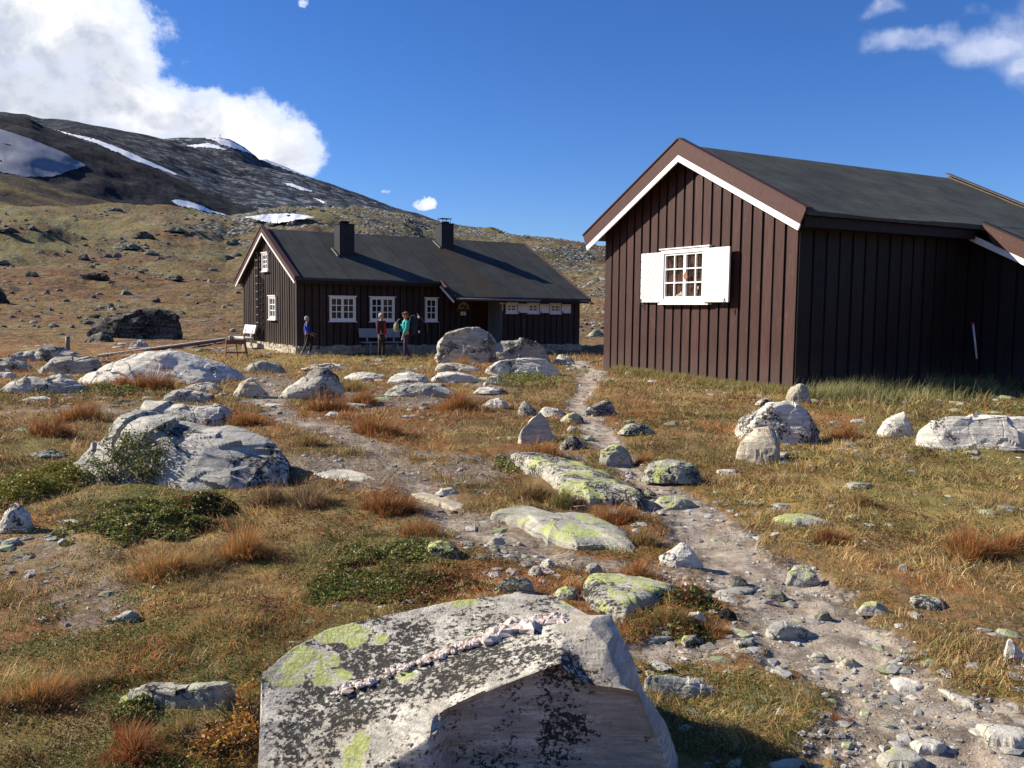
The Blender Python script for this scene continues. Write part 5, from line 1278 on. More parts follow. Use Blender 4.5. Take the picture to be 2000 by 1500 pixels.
SLABS = [
 ('long ridge slab with black and lime lichen running down to the path', [(990, 912), (1000, 904), (1035, 905), (1085, 910), (1130, 920), (1175, 938), (1215, 952), (1250, 978), (1248, 992), (1205, 985), (1150, 982), (1115, 972), (1085, 950), (1040, 930)], R_limeblack, .22, .045),
 ('large grey slab with bright lime lichen in the middle of the ground', [(962, 1012), (1000, 992), (1040, 998), (1080, 1012), (1112, 1004), (1165, 1014), (1210, 1035), (1248, 1068), (1236, 1083), (1180, 1074), (1130, 1078), (1068, 1072), (1048, 1050), (1020, 1030), (990, 1022)], R_limeslab, .12, .03),
 ('triangular slab crusted with lime lichen behind the foreground boulder', [(1142, 1140), (1155, 1130), (1205, 1134), (1260, 1140), (1330, 1152), (1300, 1172), (1255, 1195), (1215, 1218), (1185, 1208), (1160, 1190), (1138, 1172)], R_limeblack, .13, .03),
 ('small oval slab with one bright lime patch in the straw grass', [(1504, 1018), (1530, 1008), (1565, 1005), (1600, 1012), (1628, 1024), (1600, 1030), (1550, 1030), (1520, 1026)], R_limeslab, .09, .02),
 ('thin pale green slab in the right meadow', [(1648, 951), (1675, 945), (1704, 949), (1692, 956), (1664, 957)], R_limeslab, .05, .02),
 ('flat grey stone right of the path above the lime patched slab', [(1506, 988), (1520, 981), (1545, 984), (1544, 994), (1522, 995)], R_grey, .04, .02),
 ('flat pale stone at the edge of the dry meadow right of the crusty green rock', [(1400, 924), (1420, 918), (1442, 920), (1438, 930), (1412, 931)], R_pale, .05, .02),
 ('sandy flat slab between the two rusty tufts', [(798, 966), (822, 960), (860, 968), (905, 982), (930, 992), (900, 1000), (865, 992), (830, 980)], R_warm, .06, .02),
 ('long grey slab in the turf right of the big left boulder', [(598, 924), (640, 917), (690, 920), (740, 930), (742, 940), (700, 944), (655, 940), (615, 934)], R_pale, .08, .03),
 ('white slab on the path at the lower right', [(1738, 1330), (1760, 1324), (1800, 1328), (1808, 1342), (1790, 1351), (1752, 1350)], R_white, .05, .02),
 ('thin split slab right of the white one on the path', [(1828, 1347), (1852, 1352), (1900, 1368), (1928, 1384), (1905, 1386), (1862, 1370)], R_pale, .03, .02),
 ('worn pale rock in the trodden ground at the lower right edge', [(1905, 1425), (1950, 1416), (2005, 1424), (2020, 1450), (1980, 1468), (1930, 1455)], R_pale, .05, .02),
 ('oval white slab near the bottom right', [(1778, 1456), (1800, 1448), (1838, 1452), (1852, 1466), (1830, 1476), (1795, 1473)], R_white, .05, .02),
 ('lime spotted slab at the bottom edge right of centre', [(1712, 1490), (1740, 1478), (1790, 1482), (1815, 1500), (1780, 1515), (1730, 1510)], R_limeslab, .08, .02),
 ('pale slab edge at the bottom right of the shadow', [(1500, 1497), (1530, 1488), (1572, 1488), (1580, 1502), (1540, 1512), (1505, 1508)], R_pale, .06, .02),
 ('pale lime edged slab at the right side of the path', [(1772, 1172), (1795, 1168), (1842, 1174), (1846, 1188), (1820, 1194), (1785, 1188)], R_limeslab, .07, .02),
 ('dark flat stone plate lying across the upper gravel', [(1390, 1164), (1420, 1152), (1475, 1144), (1487, 1150), (1450, 1164), (1410, 1171)], R_grey, .05, .02),
 ('flat grey cobble in the dark soil left of the path', [(1432, 1258), (1452, 1250), (1475, 1254), (1470, 1266), (1445, 1268)], R_grey, .04, .02),
 ('small pale slab right of the lime topped rock by the path', [(1770, 1200), (1785, 1195), (1802, 1204), (1792, 1211)], R_pale, .03, .02),
 ('broad flat pale rock beside the path near the cabins', [(1140, 722), (1170, 716), (1200, 722), (1190, 730), (1155, 731)], R_pale, .08, .02),
 ('low pale ledge just left of the upper path', [(1105, 712), (1130, 706), (1150, 711), (1136, 717)], R_pale, .06, .02),
 ('thin light slab in the gravel strip', [(645, 792), (690, 786), (735, 790), (700, 799)], R_pale, .03, .02),
 ('flat pale slab by the left gravel strip', [(500, 792), (530, 784), (560, 790), (535, 799)], R_pale, .04, .02),
]
for lab, poly, m_, h_, a_ in SLABS: slabS(lab, poly, m_, h_ * .6, amt=a_ * .55, tilt=(-.03, -.02))

HILLR = [
 ('huge dark layered boulder on the slope left of the far cabin', [(156, 662), (180, 636), (215, 616), (250, 612), (290, 605), (330, 603), (350, 612), (362, 635), (366, 656)], 662, R_dark, .5),
 ('dark low rock at the left foot of the huge layered boulder', [(160, 666), (175, 655), (200, 650), (228, 663)], 668, R_hill, .6),
 ('long dark flat boulder higher up the slope', [(137, 548), (150, 538), (185, 533), (212, 535), (219, 546)], 549, R_dark, .5),
 ('dark boulder with a flat top near the middle of the slope', [(254, 466), (262, 455), (285, 454), (306, 464)], 468, R_dark, .6),
 ('wide dark rock below the flat topped boulder', [(214, 486), (230, 475), (262, 474), (286, 488)], 490, R_hill, .5),
 ('dark rock at the left edge high on the slope', [(-12, 458), (5, 448), (22, 445), (42, 456)], 460, R_dark, .6),
 ('dark boulder cut by the left picture edge', [(-40, 590), (-15, 570), (2, 566), (24, 591)], 593, R_dark, .6),
 ('small angular block below the wide dark rock', [(151, 506), (156, 496), (170, 496), (174, 504)], 508, R_hill, .8),
 ('small block right of the angular one', [(200, 503), (206, 496), (216, 496), (220, 502)], 504, R_hill, .8),
 ('dark cube like block in the middle of the slope', [(220, 502), (225, 494), (236, 495), (238, 502)], 504, R_hill, .8),
 ('round dark block low on the left slope', [(48, 538), (55, 529), (72, 530), (76, 539)], 541, R_hill, .8),
 ('grey block in front of the huge layered boulder', [(255, 675), (262, 665), (280, 663), (292, 672)], 678, R_pale, .8),
 ('greenish rock visible between the two cabins', [(1146, 656), (1160, 643), (1172, 643), (1184, 656)], 658, R_lime, .7),
 ('grey rock at the right foot of the huge layered boulder', [(298, 655), (310, 643), (330, 645), (344, 655)], 658, R_hill, .7),
 ('bluish stone high on the left slope', [(54, 450), (60, 441), (68, 441), (72, 449)], 451, R_hill, .9),
 ('pale stone slab below the small block on the left slope', [(205, 413), (212, 405), (232, 404), (240, 411)], 413, R_hill, .8),
 ('low rock on the rise above the far cabin gable', [(318, 452), (330, 444), (352, 446), (366, 455)], 457, R_hill, .7),
 ('dark rock right of the middle of the slope', [(322, 545), (335, 536), (352, 538), (364, 548)], 550, R_hill, .7),
]
for r_ in HILLR: rockP(*r_[:4], dep=r_[4], amt=.05)

# ---------------------------------------------------------------- scattered stones
ICO_V = None
def ico():
    t_ = (1 + 5 ** .5) / 2
    v = np.array([(-1, t_, 0), (1, t_, 0), (-1, -t_, 0), (1, -t_, 0), (0, -1, t_), (0, 1, t_), (0, -1, -t_), (0, 1, -t_), (t_, 0, -1), (t_, 0, 1), (-t_, 0, -1), (-t_, 0, 1)], float)
    f = np.array([(0, 11, 5), (0, 5, 1), (0, 1, 7), (0, 7, 10), (0, 10, 11), (1, 5, 9), (5, 11, 4), (11, 10, 2), (10, 7, 6), (7, 1, 8), (3, 9, 4), (3, 4, 2), (3, 2, 6), (3, 6, 8), (3, 8, 9), (4, 9, 5), (2, 4, 11), (6, 2, 10), (8, 6, 7), (9, 8, 1)])
    return v / np.linalg.norm(v[0]), f

def stones(name, P, S, flat, seed, material, label=None, cols=None):
    n = len(P); rs = np.random.RandomState(seed); v, f = ico()
    V = np.broadcast_to(v, (n, 12, 3)) * rs.uniform(.62, 1.15, (n, 12, 1))
    V = V * np.stack([rs.uniform(.8, 1.5, n), rs.uniform(.6, 1.1, n), rs.uniform(.7, 1.2, n) * flat], -1)[:, None] * S[:, None, None]
    a = rs.uniform(0, 6.28, n); c, s = np.cos(a)[:, None], np.sin(a)[:, None]
    X = V[..., 0] * c - V[..., 1] * s; Y = V[..., 0] * s + V[..., 1] * c
    V = np.stack([X, Y, V[..., 2]], -1) + P[:, None]
    T = (f[None] + (np.arange(n) * 12)[:, None, None]).reshape(-1, 3)
    cols = rs.uniform(0, 1, (n, 3)) if cols is None else cols
    o = mesh_np(name, V.reshape(-1, 3), T, material, attrs=dict(col=np.repeat(cols, 12, 0)))
    tagit(o, label, 'stones', kind='stuff'); return o

def attr_mat(name, transl=0.0, rough=.8, grain=0.0, bscale=60):
    def f(t, b):
        c = t.attr('col', 'Color')
        if grain:
            n = t.noise(t.coord(), bscale, 5, .7); c = t.mix(t.m('MULTIPLY', t.ss(n, .4, .65), grain), c, t.mix(1, c, (.42, .42, .42), 'MULTIPLY'))
            t.put(b.inputs['Normal'], t.bump(n, .6, .01 * 60 / bscale))
        t.put(b.inputs['Base Color'], c); b.inputs['Roughness'].default_value = rough; b.inputs['Specular IOR Level'].default_value = .15
        if transl:
            tr = t.node('ShaderNodeBsdfTranslucent'); t.put(tr.inputs[0], c); mx = t.node('ShaderNodeMixShader'); mx.inputs[0].default_value = transl
            out = [n_ for n_ in t.n if n_.bl_idname == 'ShaderNodeOutputMaterial'][0]
            t.l.new(b.outputs[0], mx.inputs[1]); t.l.new(tr.outputs[0], mx.inputs[2]); t.l.new(mx.outputs[0], out.inputs[0])
    return mat(name, f)
M_peb = attr_mat('pebbles', 0, .85, .6, 60)
M_scree = attr_mat('scree blocks', 0, .9, .7, 2.5)
M_blade = attr_mat('grass blades', .35, .6)
M_leaf = attr_mat('small leaves', .25, .45)

def in_foot(x, y, g=1.0):
    m = np.zeros(len(x), bool)
    for cx, cy, rx, ry in FOOT: m |= ((x - cx) / (rx * g + 1e-6)) ** 2 + ((y - cy) / (ry * g + 1e-6)) ** 2 < 1
    return m

def in_cabin(x, y, pad=.05):
    m = np.zeros(len(x), bool)
    for (cx, cy), yw, boxes in ((A_POS, A_YAW, [(0, 10.2, 0, A_W), (6.1, 10.2, -3.5, 0)]), (B_POS, B_YAW, [(0, 12.5, 0, B_W), (8.4, 12.5, -1.25, 0)])):
        u = (x - cx) * math.cos(yw) + (y - cy) * math.sin(yw); v = -(x - cx) * math.sin(yw) + (y - cy) * math.cos(yw)
        for a, b, c, d in boxes: m |= (u > a - pad) & (u < b + pad) & (v > c - pad) & (v < d + pad)
    return m

def polar(n, r0, r1, a0=-33, a1=33, seed=0, power=1.0):
    rs = np.random.RandomState(seed); a = np.radians(rs.uniform(a0, a1, n)); q = rs.uniform(0, 1, n) ** power
    r = r0 * (r1 / r0) ** q; return r * np.sin(a), r * np.cos(a), r, rs

# gravel on the trodden ground
x, y, r, rs = polar(150000, 2.5, 32, -38, 44, seed=3, power=1.1)
pm = pathmask(x, y); k = (pm > .22) & (rs.uniform(size=len(x)) < .10 + .30 * smooth(fbm(np.stack([x, y], -1) * 1.7, 71, 3), -.1, .5)) & ~in_foot(x, y, .9) & ~in_cabin(x, y)
x, y, r = x[k], y[k], r[k]; n = len(x); rr_ = np.random.RandomState(5); S = (.0018 + .00062 * r) * (1 + 5.0 * rr_.uniform(0, 1, n) ** 9)
gcol = np.stack([rr_.uniform(.20, .62, n)] * 3, -1) * np.array([1.0, .95, .86]); gcol[rr_.uniform(size=n) < .12] *= np.array([1.0, .8, .6])
stones('gravel', np.stack([x, y, terrain(x, y) + S * .12], -1), S, .6, 6, M_peb, 'loose gravel and pebbles on the trodden path', gcol)
# small stones lying about the meadow
x, y, r, rs = polar(12000, 3.2, 45, -42, 46, seed=13)
k = ~in_foot(x, y) & ~in_cabin(x, y, .3) & (fbm(np.stack([x, y], -1) * .5, 91, 3) + .12 * pathmask(x, y) + .50 * smooth(r, 9, 22) > .30)
x, y, r = x[k], y[k], r[k]; n = len(x); rr_ = np.random.RandomState(15); S = (.006 + .0028 * r) * (.55 + 2.9 * rr_.uniform(0, 1, n) ** 5)
gcol = np.stack([rr_.uniform(.20, .52, n)] * 3, -1) * np.array([1.0, .96, .86]); q = rr_.uniform(size=n) < .2; gcol[q] = gcol[q] * np.array([.9, 1.0, .66])
stones('field_stones', np.stack([x, y, terrain(x, y) - S * .02], -1), S, .36, 16, M_peb, 'small pale stones scattered over the meadow', gcol)
# blocks covering the hill
x, y, r, rs = polar(120000, 60, 455, -36, 36, seed=23, power=.62)
p = np.stack([x, y], -1); az_ = np.arctan2(x, y); zt = terrain(x, y, False); el_ = (zt - EYE) / r; E_ = np.interp(az_, *HILL)
dn = np.maximum(smooth(az_, -.34, -.20) * .95, smooth(el_ / E_, .6, .95) * smooth(az_, -.42, -.28)) + .10
pt = fbm(p * .045, 29, 5, .62); dn = dn * smooth(pt, -.05, .6) * .9 + .25 * smooth(fbm(p * .03, 129, 5, .62), .15, .7)
k = (rs.uniform(size=len(x)) < dn) & ~((az_ > ang(470, 430)[0]) & (az_ < ang(618, 430)[0]) & (el_ > ang(545, 447)[1]) & (el_ < ang(545, 418)[1]))
x, y, r, zt = x[k], y[k], r[k], zt[k]; n = len(x); rr_ = np.random.RandomState(25); S = (.06 + .00062 * r) * (.45 + 3.2 * rr_.uniform(0, 1, n) ** 7)
gcol = np.stack([rr_.uniform(.12, .42, n)] * 3, -1) * np.array([1.0, 1.0, .88])
stones('scree', np.stack([x, y, zt + S * .15], -1), S, .7, 26, M_scree, 'grey blocks covering the stony hillside', gcol)
# single boulders on the moor, one object each
bx_, by_, br_, rs = polar(330, 55, 330, -31, -9, seed=33, power=.75)
protos = []
for i in range(6):
    v, f = ico(); rs2 = np.random.RandomState(40 + i)
    # one subdivision
    V = [tuple(q) for q in v]; mid = {}; F2 = []
    def mp(a, b):
        kk = (min(a, b), max(a, b))
        if kk not in mid: m_ = (np.array(V[a]) + np.array(V[b])) / 2; V.append(tuple(m_ / np.linalg.norm(m_))); mid[kk] = len(V) - 1
        return mid[kk]
    for a, b, c in f: ab, bc, ca = mp(a, b), mp(b, c), mp(c, a); F2 += [(a, ab, ca), (ab, b, bc), (ca, bc, c), (ab, bc, ca)]
    V = facets(np.array(V), 50 + i, 8, .6, .9); V = V * rs2.uniform(.85, 1.1, (len(V), 1)) * np.array([1.3, .9, .62])
    o = mesh_np('hillside_rock', V, np.array(F2), R_hill); protos.append(o)
cnt = 0
for i in range(330):
    X_, Y_, r_ = bx_[i], by_[i], br_[i]
    if cnt >= 150: break
    z_ = float(terrain(np.array([X_]), np.array([Y_]), False)[0])
    o = protos[cnt] if cnt < 6 else protos[cnt % 6].copy()
    if cnt >= 6: COL.objects.link(o)
    s_ = (.16 + .0034 * r_) * (.4 + 1.5 * random.Random(i).random() ** 2.5)
    o.location = (X_, Y_, z_ + s_ * .12); o.scale = (s_, s_, s_ * random.Random(i + 7).uniform(.6, 1.1)); o.rotation_euler = (0, 0, i * 1.7)
    ez = ((z_ - EYE) / r_) / float(np.interp(math.atan2(X_, Y_), *HILL)); zn = 'high up on' if ez > .62 else ('half way up' if ez > .3 else 'low down on')
    sd_ = 'left part' if math.atan2(X_, Y_) < ang(230, 500)[0] else 'right part'
    tagit(o, 'small dark grey rock lying scattered %s the %s of the brown slope' % (zn, sd_), 'rock', 'rocks %s the %s of the slope' % (zn, sd_)); cnt += 1


# ================================================================== VEGETATION
def blades(name, P, L, W, az, lean, col, material=M_blade, parent=None, loc=None, seed=0, tipc=1.15):
    """P roots (n,3); az direction it leans to; lean 0..1.4 rad"""
    n = len(P); rs = np.random.RandomState(seed); th = rs.uniform(0, 6.28, n)
    side = np.stack([np.cos(th), np.sin(th), np.zeros(n)], -1) * (W / 2)[:, None]
    d = np.stack([np.cos(az), np.sin(az), np.zeros(n)], -1); up = np.array([0, 0, 1.0])
    m = P + d * (np.sin(lean * .6) * L * .5)[:, None] + up * (np.cos(lean * .6) * L * .5)[:, None]
    t_ = m + d * (np.sin(lean * 1.35) * L * .5)[:, None] + up * (np.cos(lean * 1.35) * L * .5)[:, None]
    V = np.stack([P - side, P + side, m - side * .75, m + side * .75, t_], 1).reshape(-1, 3)
    b = np.arange(n)[:, None] * 5
    Q = b + np.array([[0, 1, 3, 2]]); T = b + np.array([[2, 3, 4]])
    C = np.stack([col * .7, col * .7, col, col, col * tipc], 1).reshape(-1, 3)
    o = mesh_np(name, V, [Q, T], material, parent, False, loc, attrs=dict(col=C)); return o

STRAW, TAN, BROWN, OLIVE, RUST, GREEN = [np.array(c) for c in ((.47, .34, .15), (.36, .235, .10), (.20, .115, .05), (.20, .19, .06), (.42, .155, .048), (.14, .18, .045))]

def zone_col(x, y, rs):
    n = len(x); p = np.stack([x, y], -1)
    a = fbm(p * .9, 61, 4); g = fbm(p * .5 + 40, 51, 4); c3 = fbm(p * 1.7, 66, 3); u = rs.uniform(size=n)
    gold = np.zeros(n)
    for px, py, rad, k in ((1850, 960, 2.8, 1), (1700, 1000, 2.2, .9), (1480, 770, 4, .7), (700, 703, 6, .8), (1420, 1390, .8, .6), (1900, 900, 3, .9)):
        gx, gy = g0(px, py); gold = np.maximum(gold, k * (1 - smooth(np.hypot(x - gx, y - gy) / rad + c3 * .2, .4, 1.1)))
    W = np.stack([.55 + 1.4 * gold + .5 * c3, .7 + .5 * c3 + .6 * gold, .75 - .5 * gold, .28 + 1.0 * smooth(g, .05, .6) + .3 * gold, .10 + 1.4 * smooth(a, .10, .6) * (1 - gold), .07 + .5 * smooth(g, .2, .7)], -1)
    W = np.clip(W, 0.01, None); W = np.cumsum(W / W.sum(1, keepdims=True), 1)
    i = (u[:, None] > W).sum(1).clip(0, 5)
    C = np.stack([STRAW, TAN, BROWN, OLIVE, RUST, GREEN])[i]
    return C * rs.uniform(.65, 1.25, (n, 1)), gold, a, g

NB = 860000
x, y, r, rs = polar(NB, 2.4, 36, -44, 48, seed=101, power=1.0)
pm = pathmask(x, y); dens_ = (1 - .97 * smooth(pm + .30 * fbm(np.stack([x, y], -1) * 6, 113, 3), .05, .62)) * (.30 + .70 * smooth(fbm(np.stack([x, y], -1) * 2.2, 111, 4), -.5, .3))
k = (rs.uniform(size=len(x)) < dens_) & ~in_foot(x, y, .97) & ~in_cabin(x, y, .01)
x, y, r = x[k], y[k], r[k]; n = len(x); rs = np.random.RandomState(102)
C, gold, a_, g_ = zone_col(x, y, rs)
tall = smooth(fbm(np.stack([x, y], -1) * 1.3, 121, 3), -.1, .6)
cl = fbm(np.stack([x, y], -1) * 5.5, 117, 3)
C = C * (1 + .42 * cl[:, None]) * (1 + .22 * fbm(np.stack([x, y], -1) * 1.1, 119, 3))[:, None]
dead = rs.uniform(size=n) < .035; C[dead] = np.array([.62, .52, .34]) * rs.uniform(.8, 1.2, (dead.sum(), 1))
C = np.clip(C, .01, .9); C = np.clip(C * 1.14, .01, .9); L = (.030 + .0022 * r) * rs.uniform(.45, 1.45, n) * (1 + 1.1 * tall) * (1 + .5 * cl); Wd_ = (.0016 + .00052 * r) * rs.uniform(.7, 1.3, n)
o = blades('short_grass', np.stack([x, y, terrain(x, y) - .005], -1), L, Wd_, 6.28 * vn(np.stack([x, y], -1) * 1.7, 118) + rs.normal(0, 1.0, n), rs.uniform(.5, 1.6, n), C, seed=103)
tagit(o, 'short dry straw and rust coloured grass covering the meadow', 'grass', kind='stuff')

# heath plants: tiny leaves lying between the grass
x, y, r, rs = polar(440000, 2.5, 22, -42, 46, seed=161)
hn = fbm(np.stack([x, y], -1) * 1.25, 163, 4); hn2 = fbm(np.stack([x, y], -1) * 4.5, 165, 3); pm = pathmask(x, y)
k = (hn + .6 * hn2 > .12) & (pm < .3) & ~in_foot(x, y, .97) & ~in_cabin(x, y, .2); x, y, r, hn = x[k], y[k], r[k], hn[k]; n = len(x); rs = np.random.RandomState(166)
z = terrain(x, y) + rs.uniform(.0, .045, n) * (1 + .6 * hn2[k]); u = rs.normal(size=(n, 3)); u[:, 2] *= .5; u /= np.linalg.norm(u, axis=1)[:, None]
v = np.cross(u, rs.normal(size=(n, 3))); v /= np.linalg.norm(v, axis=1)[:, None] + 1e-9; s_ = ((.0028 + .00075 * r) * rs.uniform(.6, 1.4, n))[:, None]; c0_ = np.stack([x, y, z], -1)
V = np.stack([c0_ - u * s_, c0_ - v * s_ * .5, c0_ + u * s_, c0_ + v * s_ * .5], 1).reshape(-1, 3)
pt_ = fbm(np.stack([x, y], -1) * .9, 167, 3)[:, None] + rs.normal(0, .25, (n, 1))
C = np.where(pt_ > .22, np.array([[.085, .125, .026]]), np.where(pt_ > -.15, np.array([[.13, .085, .04]]), np.array([[.19, .07, .032]]))) * rs.uniform(.5, 1.4, (n, 1))
o = mesh_np('heath', V, [np.arange(n)[:, None] * 4 + np.array([[0, 1, 2, 3]])], M_leaf, attrs=dict(col=np.repeat(C, 4, 0)))
tagit(o, 'low heath plants with tiny red green leaves between the grass', 'ground cover', kind='stuff')

# tall green grass under the side wall of the near cabin
rs = np.random.RandomState(131); n = 19000
u_ = rs.uniform(-.8, 9.5, n); v_ = -.12 - np.abs(rs.normal(0, 1.15, n)) - .55; k = (v_ > -3.2) & ~((u_ > 5.6) & (v_ > -.8)); u_, v_ = u_[k], v_[k]; n = len(u_)
c_, s_ = math.cos(A_YAW), math.sin(A_YAW); x = A_POS[0] + u_ * c_ - v_ * s_; y = A_POS[1] + u_ * s_ + v_ * c_
k = ~in_foot(x, y, .95) & (fbm(np.stack([x, y], -1) * 1.1, 133, 3) > -.35); x, y = x[k], y[k]; n = len(x)
C = np.where(rs.uniform(size=(n, 1)) < .45, np.array([[.16, .20, .06]]), np.array([[.42, .36, .18]])) * rs.uniform(.6, 1.25, (n, 1))
o = blades('tall_grass', np.stack([x, y, terrain(x, y)], -1), rs.uniform(.12, .34, n) * (1 + .8 * fbm(np.stack([x, y], -1) * 1.6, 135, 3)).clip(.4, 2), rs.uniform(.006, .011, n), rs.normal(.2, 1.2, n), rs.uniform(.1, 1.1, n), C * (1 + .35 * fbm(np.stack([x, y], -1) * 2, 136, 3))[:, None].clip(.3, 1.8), seed=134)
tagit(o, 'tall green and straw grass along the dark side wall of the near cabin', 'grass', kind='stuff')
rs = np.random.RandomState(141); n = 16000
v_ = rs.uniform(-.6, A_W + .2, n); u_ = -.03 - np.abs(rs.normal(0, .42, n)); x = A_POS[0] + u_ * c_ - v_ * s_; y = A_POS[1] + u_ * s_ + v_ * c_
k = ~in_foot(x, y, .95); x, y = x[k], y[k]; n = len(x)
C = np.where(rs.uniform(size=(n, 1)) < .40, np.array([[.15, .19, .05]]), np.array([[.38, .28, .12]])) * rs.uniform(.6, 1.25, (n, 1))
o = blades('wall_grass', np.stack([x, y, terrain(x, y)], -1), rs.uniform(.06, .24, n), rs.uniform(.007, .012, n), rs.normal(.2, 1.2, n), rs.uniform(.1, .9, n), C, seed=144)
tagit(o, 'low green fringe of grass at the foot of the sunlit gable', 'grass', kind='stuff')

def tuft(px, py, wpx, label, col=RUST, hgt=None, nb=None, name='grass_tuft', cat='grass tuft', lean=.55, wind=.0, col2=None):
    X_, Y_, Z_ = gnd(px, py); wd = wpx * Y_ / F; h = hgt or wd * .34; wind = .28
    n = nb or int(np.clip(wpx * 13, 450, 2000)); rs = np.random.RandomState(int(px * 3 + py)); col2 = TAN if col2 is None else col2
    rr = np.sqrt(rs.uniform(0, 1, n)) * wd * .36; a = rs.uniform(0, 6.28, n)
    lump = .75 + .30 * np.sin(a * 3 + px) + .22 * np.sin(a * 7 + py)
    P_ = np.stack([rr * np.cos(a) * lump * 1.15, rr * np.sin(a) * lump * .8, np.full(n, -.01)], -1)
    L_ = h * (.35 + 1.0 * rs.uniform(0, 1, n) ** .8) * (1.15 - .5 * rr / (wd * .36)) * (1 + .35 * np.sin(a * 2 + py) ); W_ = np.full(n, .0012 + .00036 * Y_) * rs.uniform(.7, 1.3, n)
    az_ = a + rs.normal(0, .9, n); ln = (.15 + lean * rr / (wd * .3)) * rs.uniform(.4, 1.8, n)
    dx = np.cos(az_) * ln + wind; dy = np.sin(az_) * ln; az_ = np.arctan2(dy, dx); ln = np.hypot(dx, dy)
    mixr = rs.uniform(size=(n, 1)); C = np.where(mixr < .62, col[None], np.where(mixr < .86, col2[None], np.where(mixr < .94, OLIVE[None], STRAW[None] * 1.2))) * rs.uniform(.45, 1.35, (n, 1))
    P_[:, 2] += terrain(P_[:, 0] + X_, P_[:, 1] + Y_) - Z_
    o = blades(name, P_, L_, W_, az_, ln, C, loc=(X_, Y_, Z_), seed=n); tagit(o, label, cat, 'grass tufts'); return o

ORG = np.array((.52, .25, .085)); DR = np.array((.36, .105, .040)); HE = np.array((.19, .12, .085)); YG = np.array((.26, .27, .06))
T_ = [
 (760, 1000, 130, 'dark rust red tuft right of the middle, left of the sandy slab', DR), (822, 1045, 95, 'bright rusty tuft just below the sandy slab', RUST),
 (480, 1085, 170, 'big orange tuft below the right end of the big left boulder', ORG), (320, 1125, 150, 'wide brown orange tuft in the lower left meadow', ORG),
 (400, 1110, 110, 'brown tuft between the two big orange ones', TAN), (85, 1375, 190, 'large rusty round tuft at the bottom left', ORG),
 (180, 1345, 110, 'rusty tuft just right of the large round one at the bottom left', TAN), (260, 1480, 190, 'reddish brown heather like tuft at the bottom edge left', DR),
 (380, 1440, 140, 'brown tuft between the mossy ridge and the foreground boulder', TAN), (645, 805, 110, 'rusty tuft in front of the pointed white rock', RUST),
 (708, 790, 90, 'rusty tuft right of the one by the pointed white rock', RUST), (735, 850, 115, 'long rusty tuft on the edge of the gravel strip', RUST),
 (690, 765, 80, 'brown tuft above the gravel beside the white ledge', TAN), (895, 802, 120, 'wide low rusty tuft left of the tilted plate', RUST),
 (1055, 895, 110, 'rusty tuft at the foot of the pointed standing stone', RUST), (1200, 1020, 110, 'rusty tuft below the long ridge slab', DR),
 (1255, 1060, 95, 'olive brown tuft right of the bright lichen slab', TAN), (1245, 1130, 110, 'flat orange red tuft above the triangular slab', RUST),
 (1395, 1240, 80, 'fiery orange tuft on the lower left rim of the path', ORG), (1625, 1058, 90, 'leaning dark red tuft below the oval lime patched slab', DR),
 (1900, 1085, 150, 'large rusty tuft near the right edge of the meadow', RUST), (1975, 1075, 120, 'rusty tuft cut by the right picture edge', RUST),
 (1680, 985, 80, 'brown tuft in the middle of the right meadow', TAN), (160, 822, 120, 'rusty tuft left of the curled grey rock', RUST),
 (100, 850, 110, 'rusty tuft near the left edge above the flat greenish rock', DR), (480, 832, 95, 'rusty tuft right of the curled grey rock', RUST),
 (300, 760, 110, 'rusty tuft in front of the broad white rock', RUST), (240, 758, 80, 'red brown tuft at the left foot of the broad white rock', DR),
 (525, 985, 110, 'tall heather coloured tuft right of the big left boulder', HE), (610, 990, 130, 'grey brown tuft in the grass right of the big left boulder', HE),
 (1255, 905, 60, 'small rusty tuft left of the crusty green rock', RUST), (1040, 975, 110, 'tan tuft left of the long ridge slab', TAN),
 (1100, 985, 90, 'olive tuft at the lower side of the long ridge slab', OLIVE), (490, 1375, 80, 'yellow green tuft against the left side of the foreground boulder', YG),
 (600, 870, 80, 'tan tuft on the far side of the gravel strip', TAN), (1650, 860, 100, 'rusty tuft right of the white boulder with black lichen', RUST),
 (60, 960, 110, 'yellow brown tuft at the left edge behind the crowberry', YG), (240, 1015, 90, 'dark heather tuft in front of the big left boulder', HE),
 (620, 735, 60, 'rusty tuft right of the greenish grey rock', RUST), (900, 720, 70, 'orange tuft at the foot of the tall cracked boulder', ORG),
 (860, 712, 50, 'small orange tuft left of the tall cracked boulder base', ORG), (1320, 1215, 90, 'brown tuft on the turf below the triangular slab', TAN),
 (1645, 1410, 50, 'small red brown tuft alone on the bare path', DR), (950, 690, 40, 'small orange tuft between the cracked boulder and the white rock', ORG),
]
for a in T_:
    tuft(*a[:4], col=a[4])

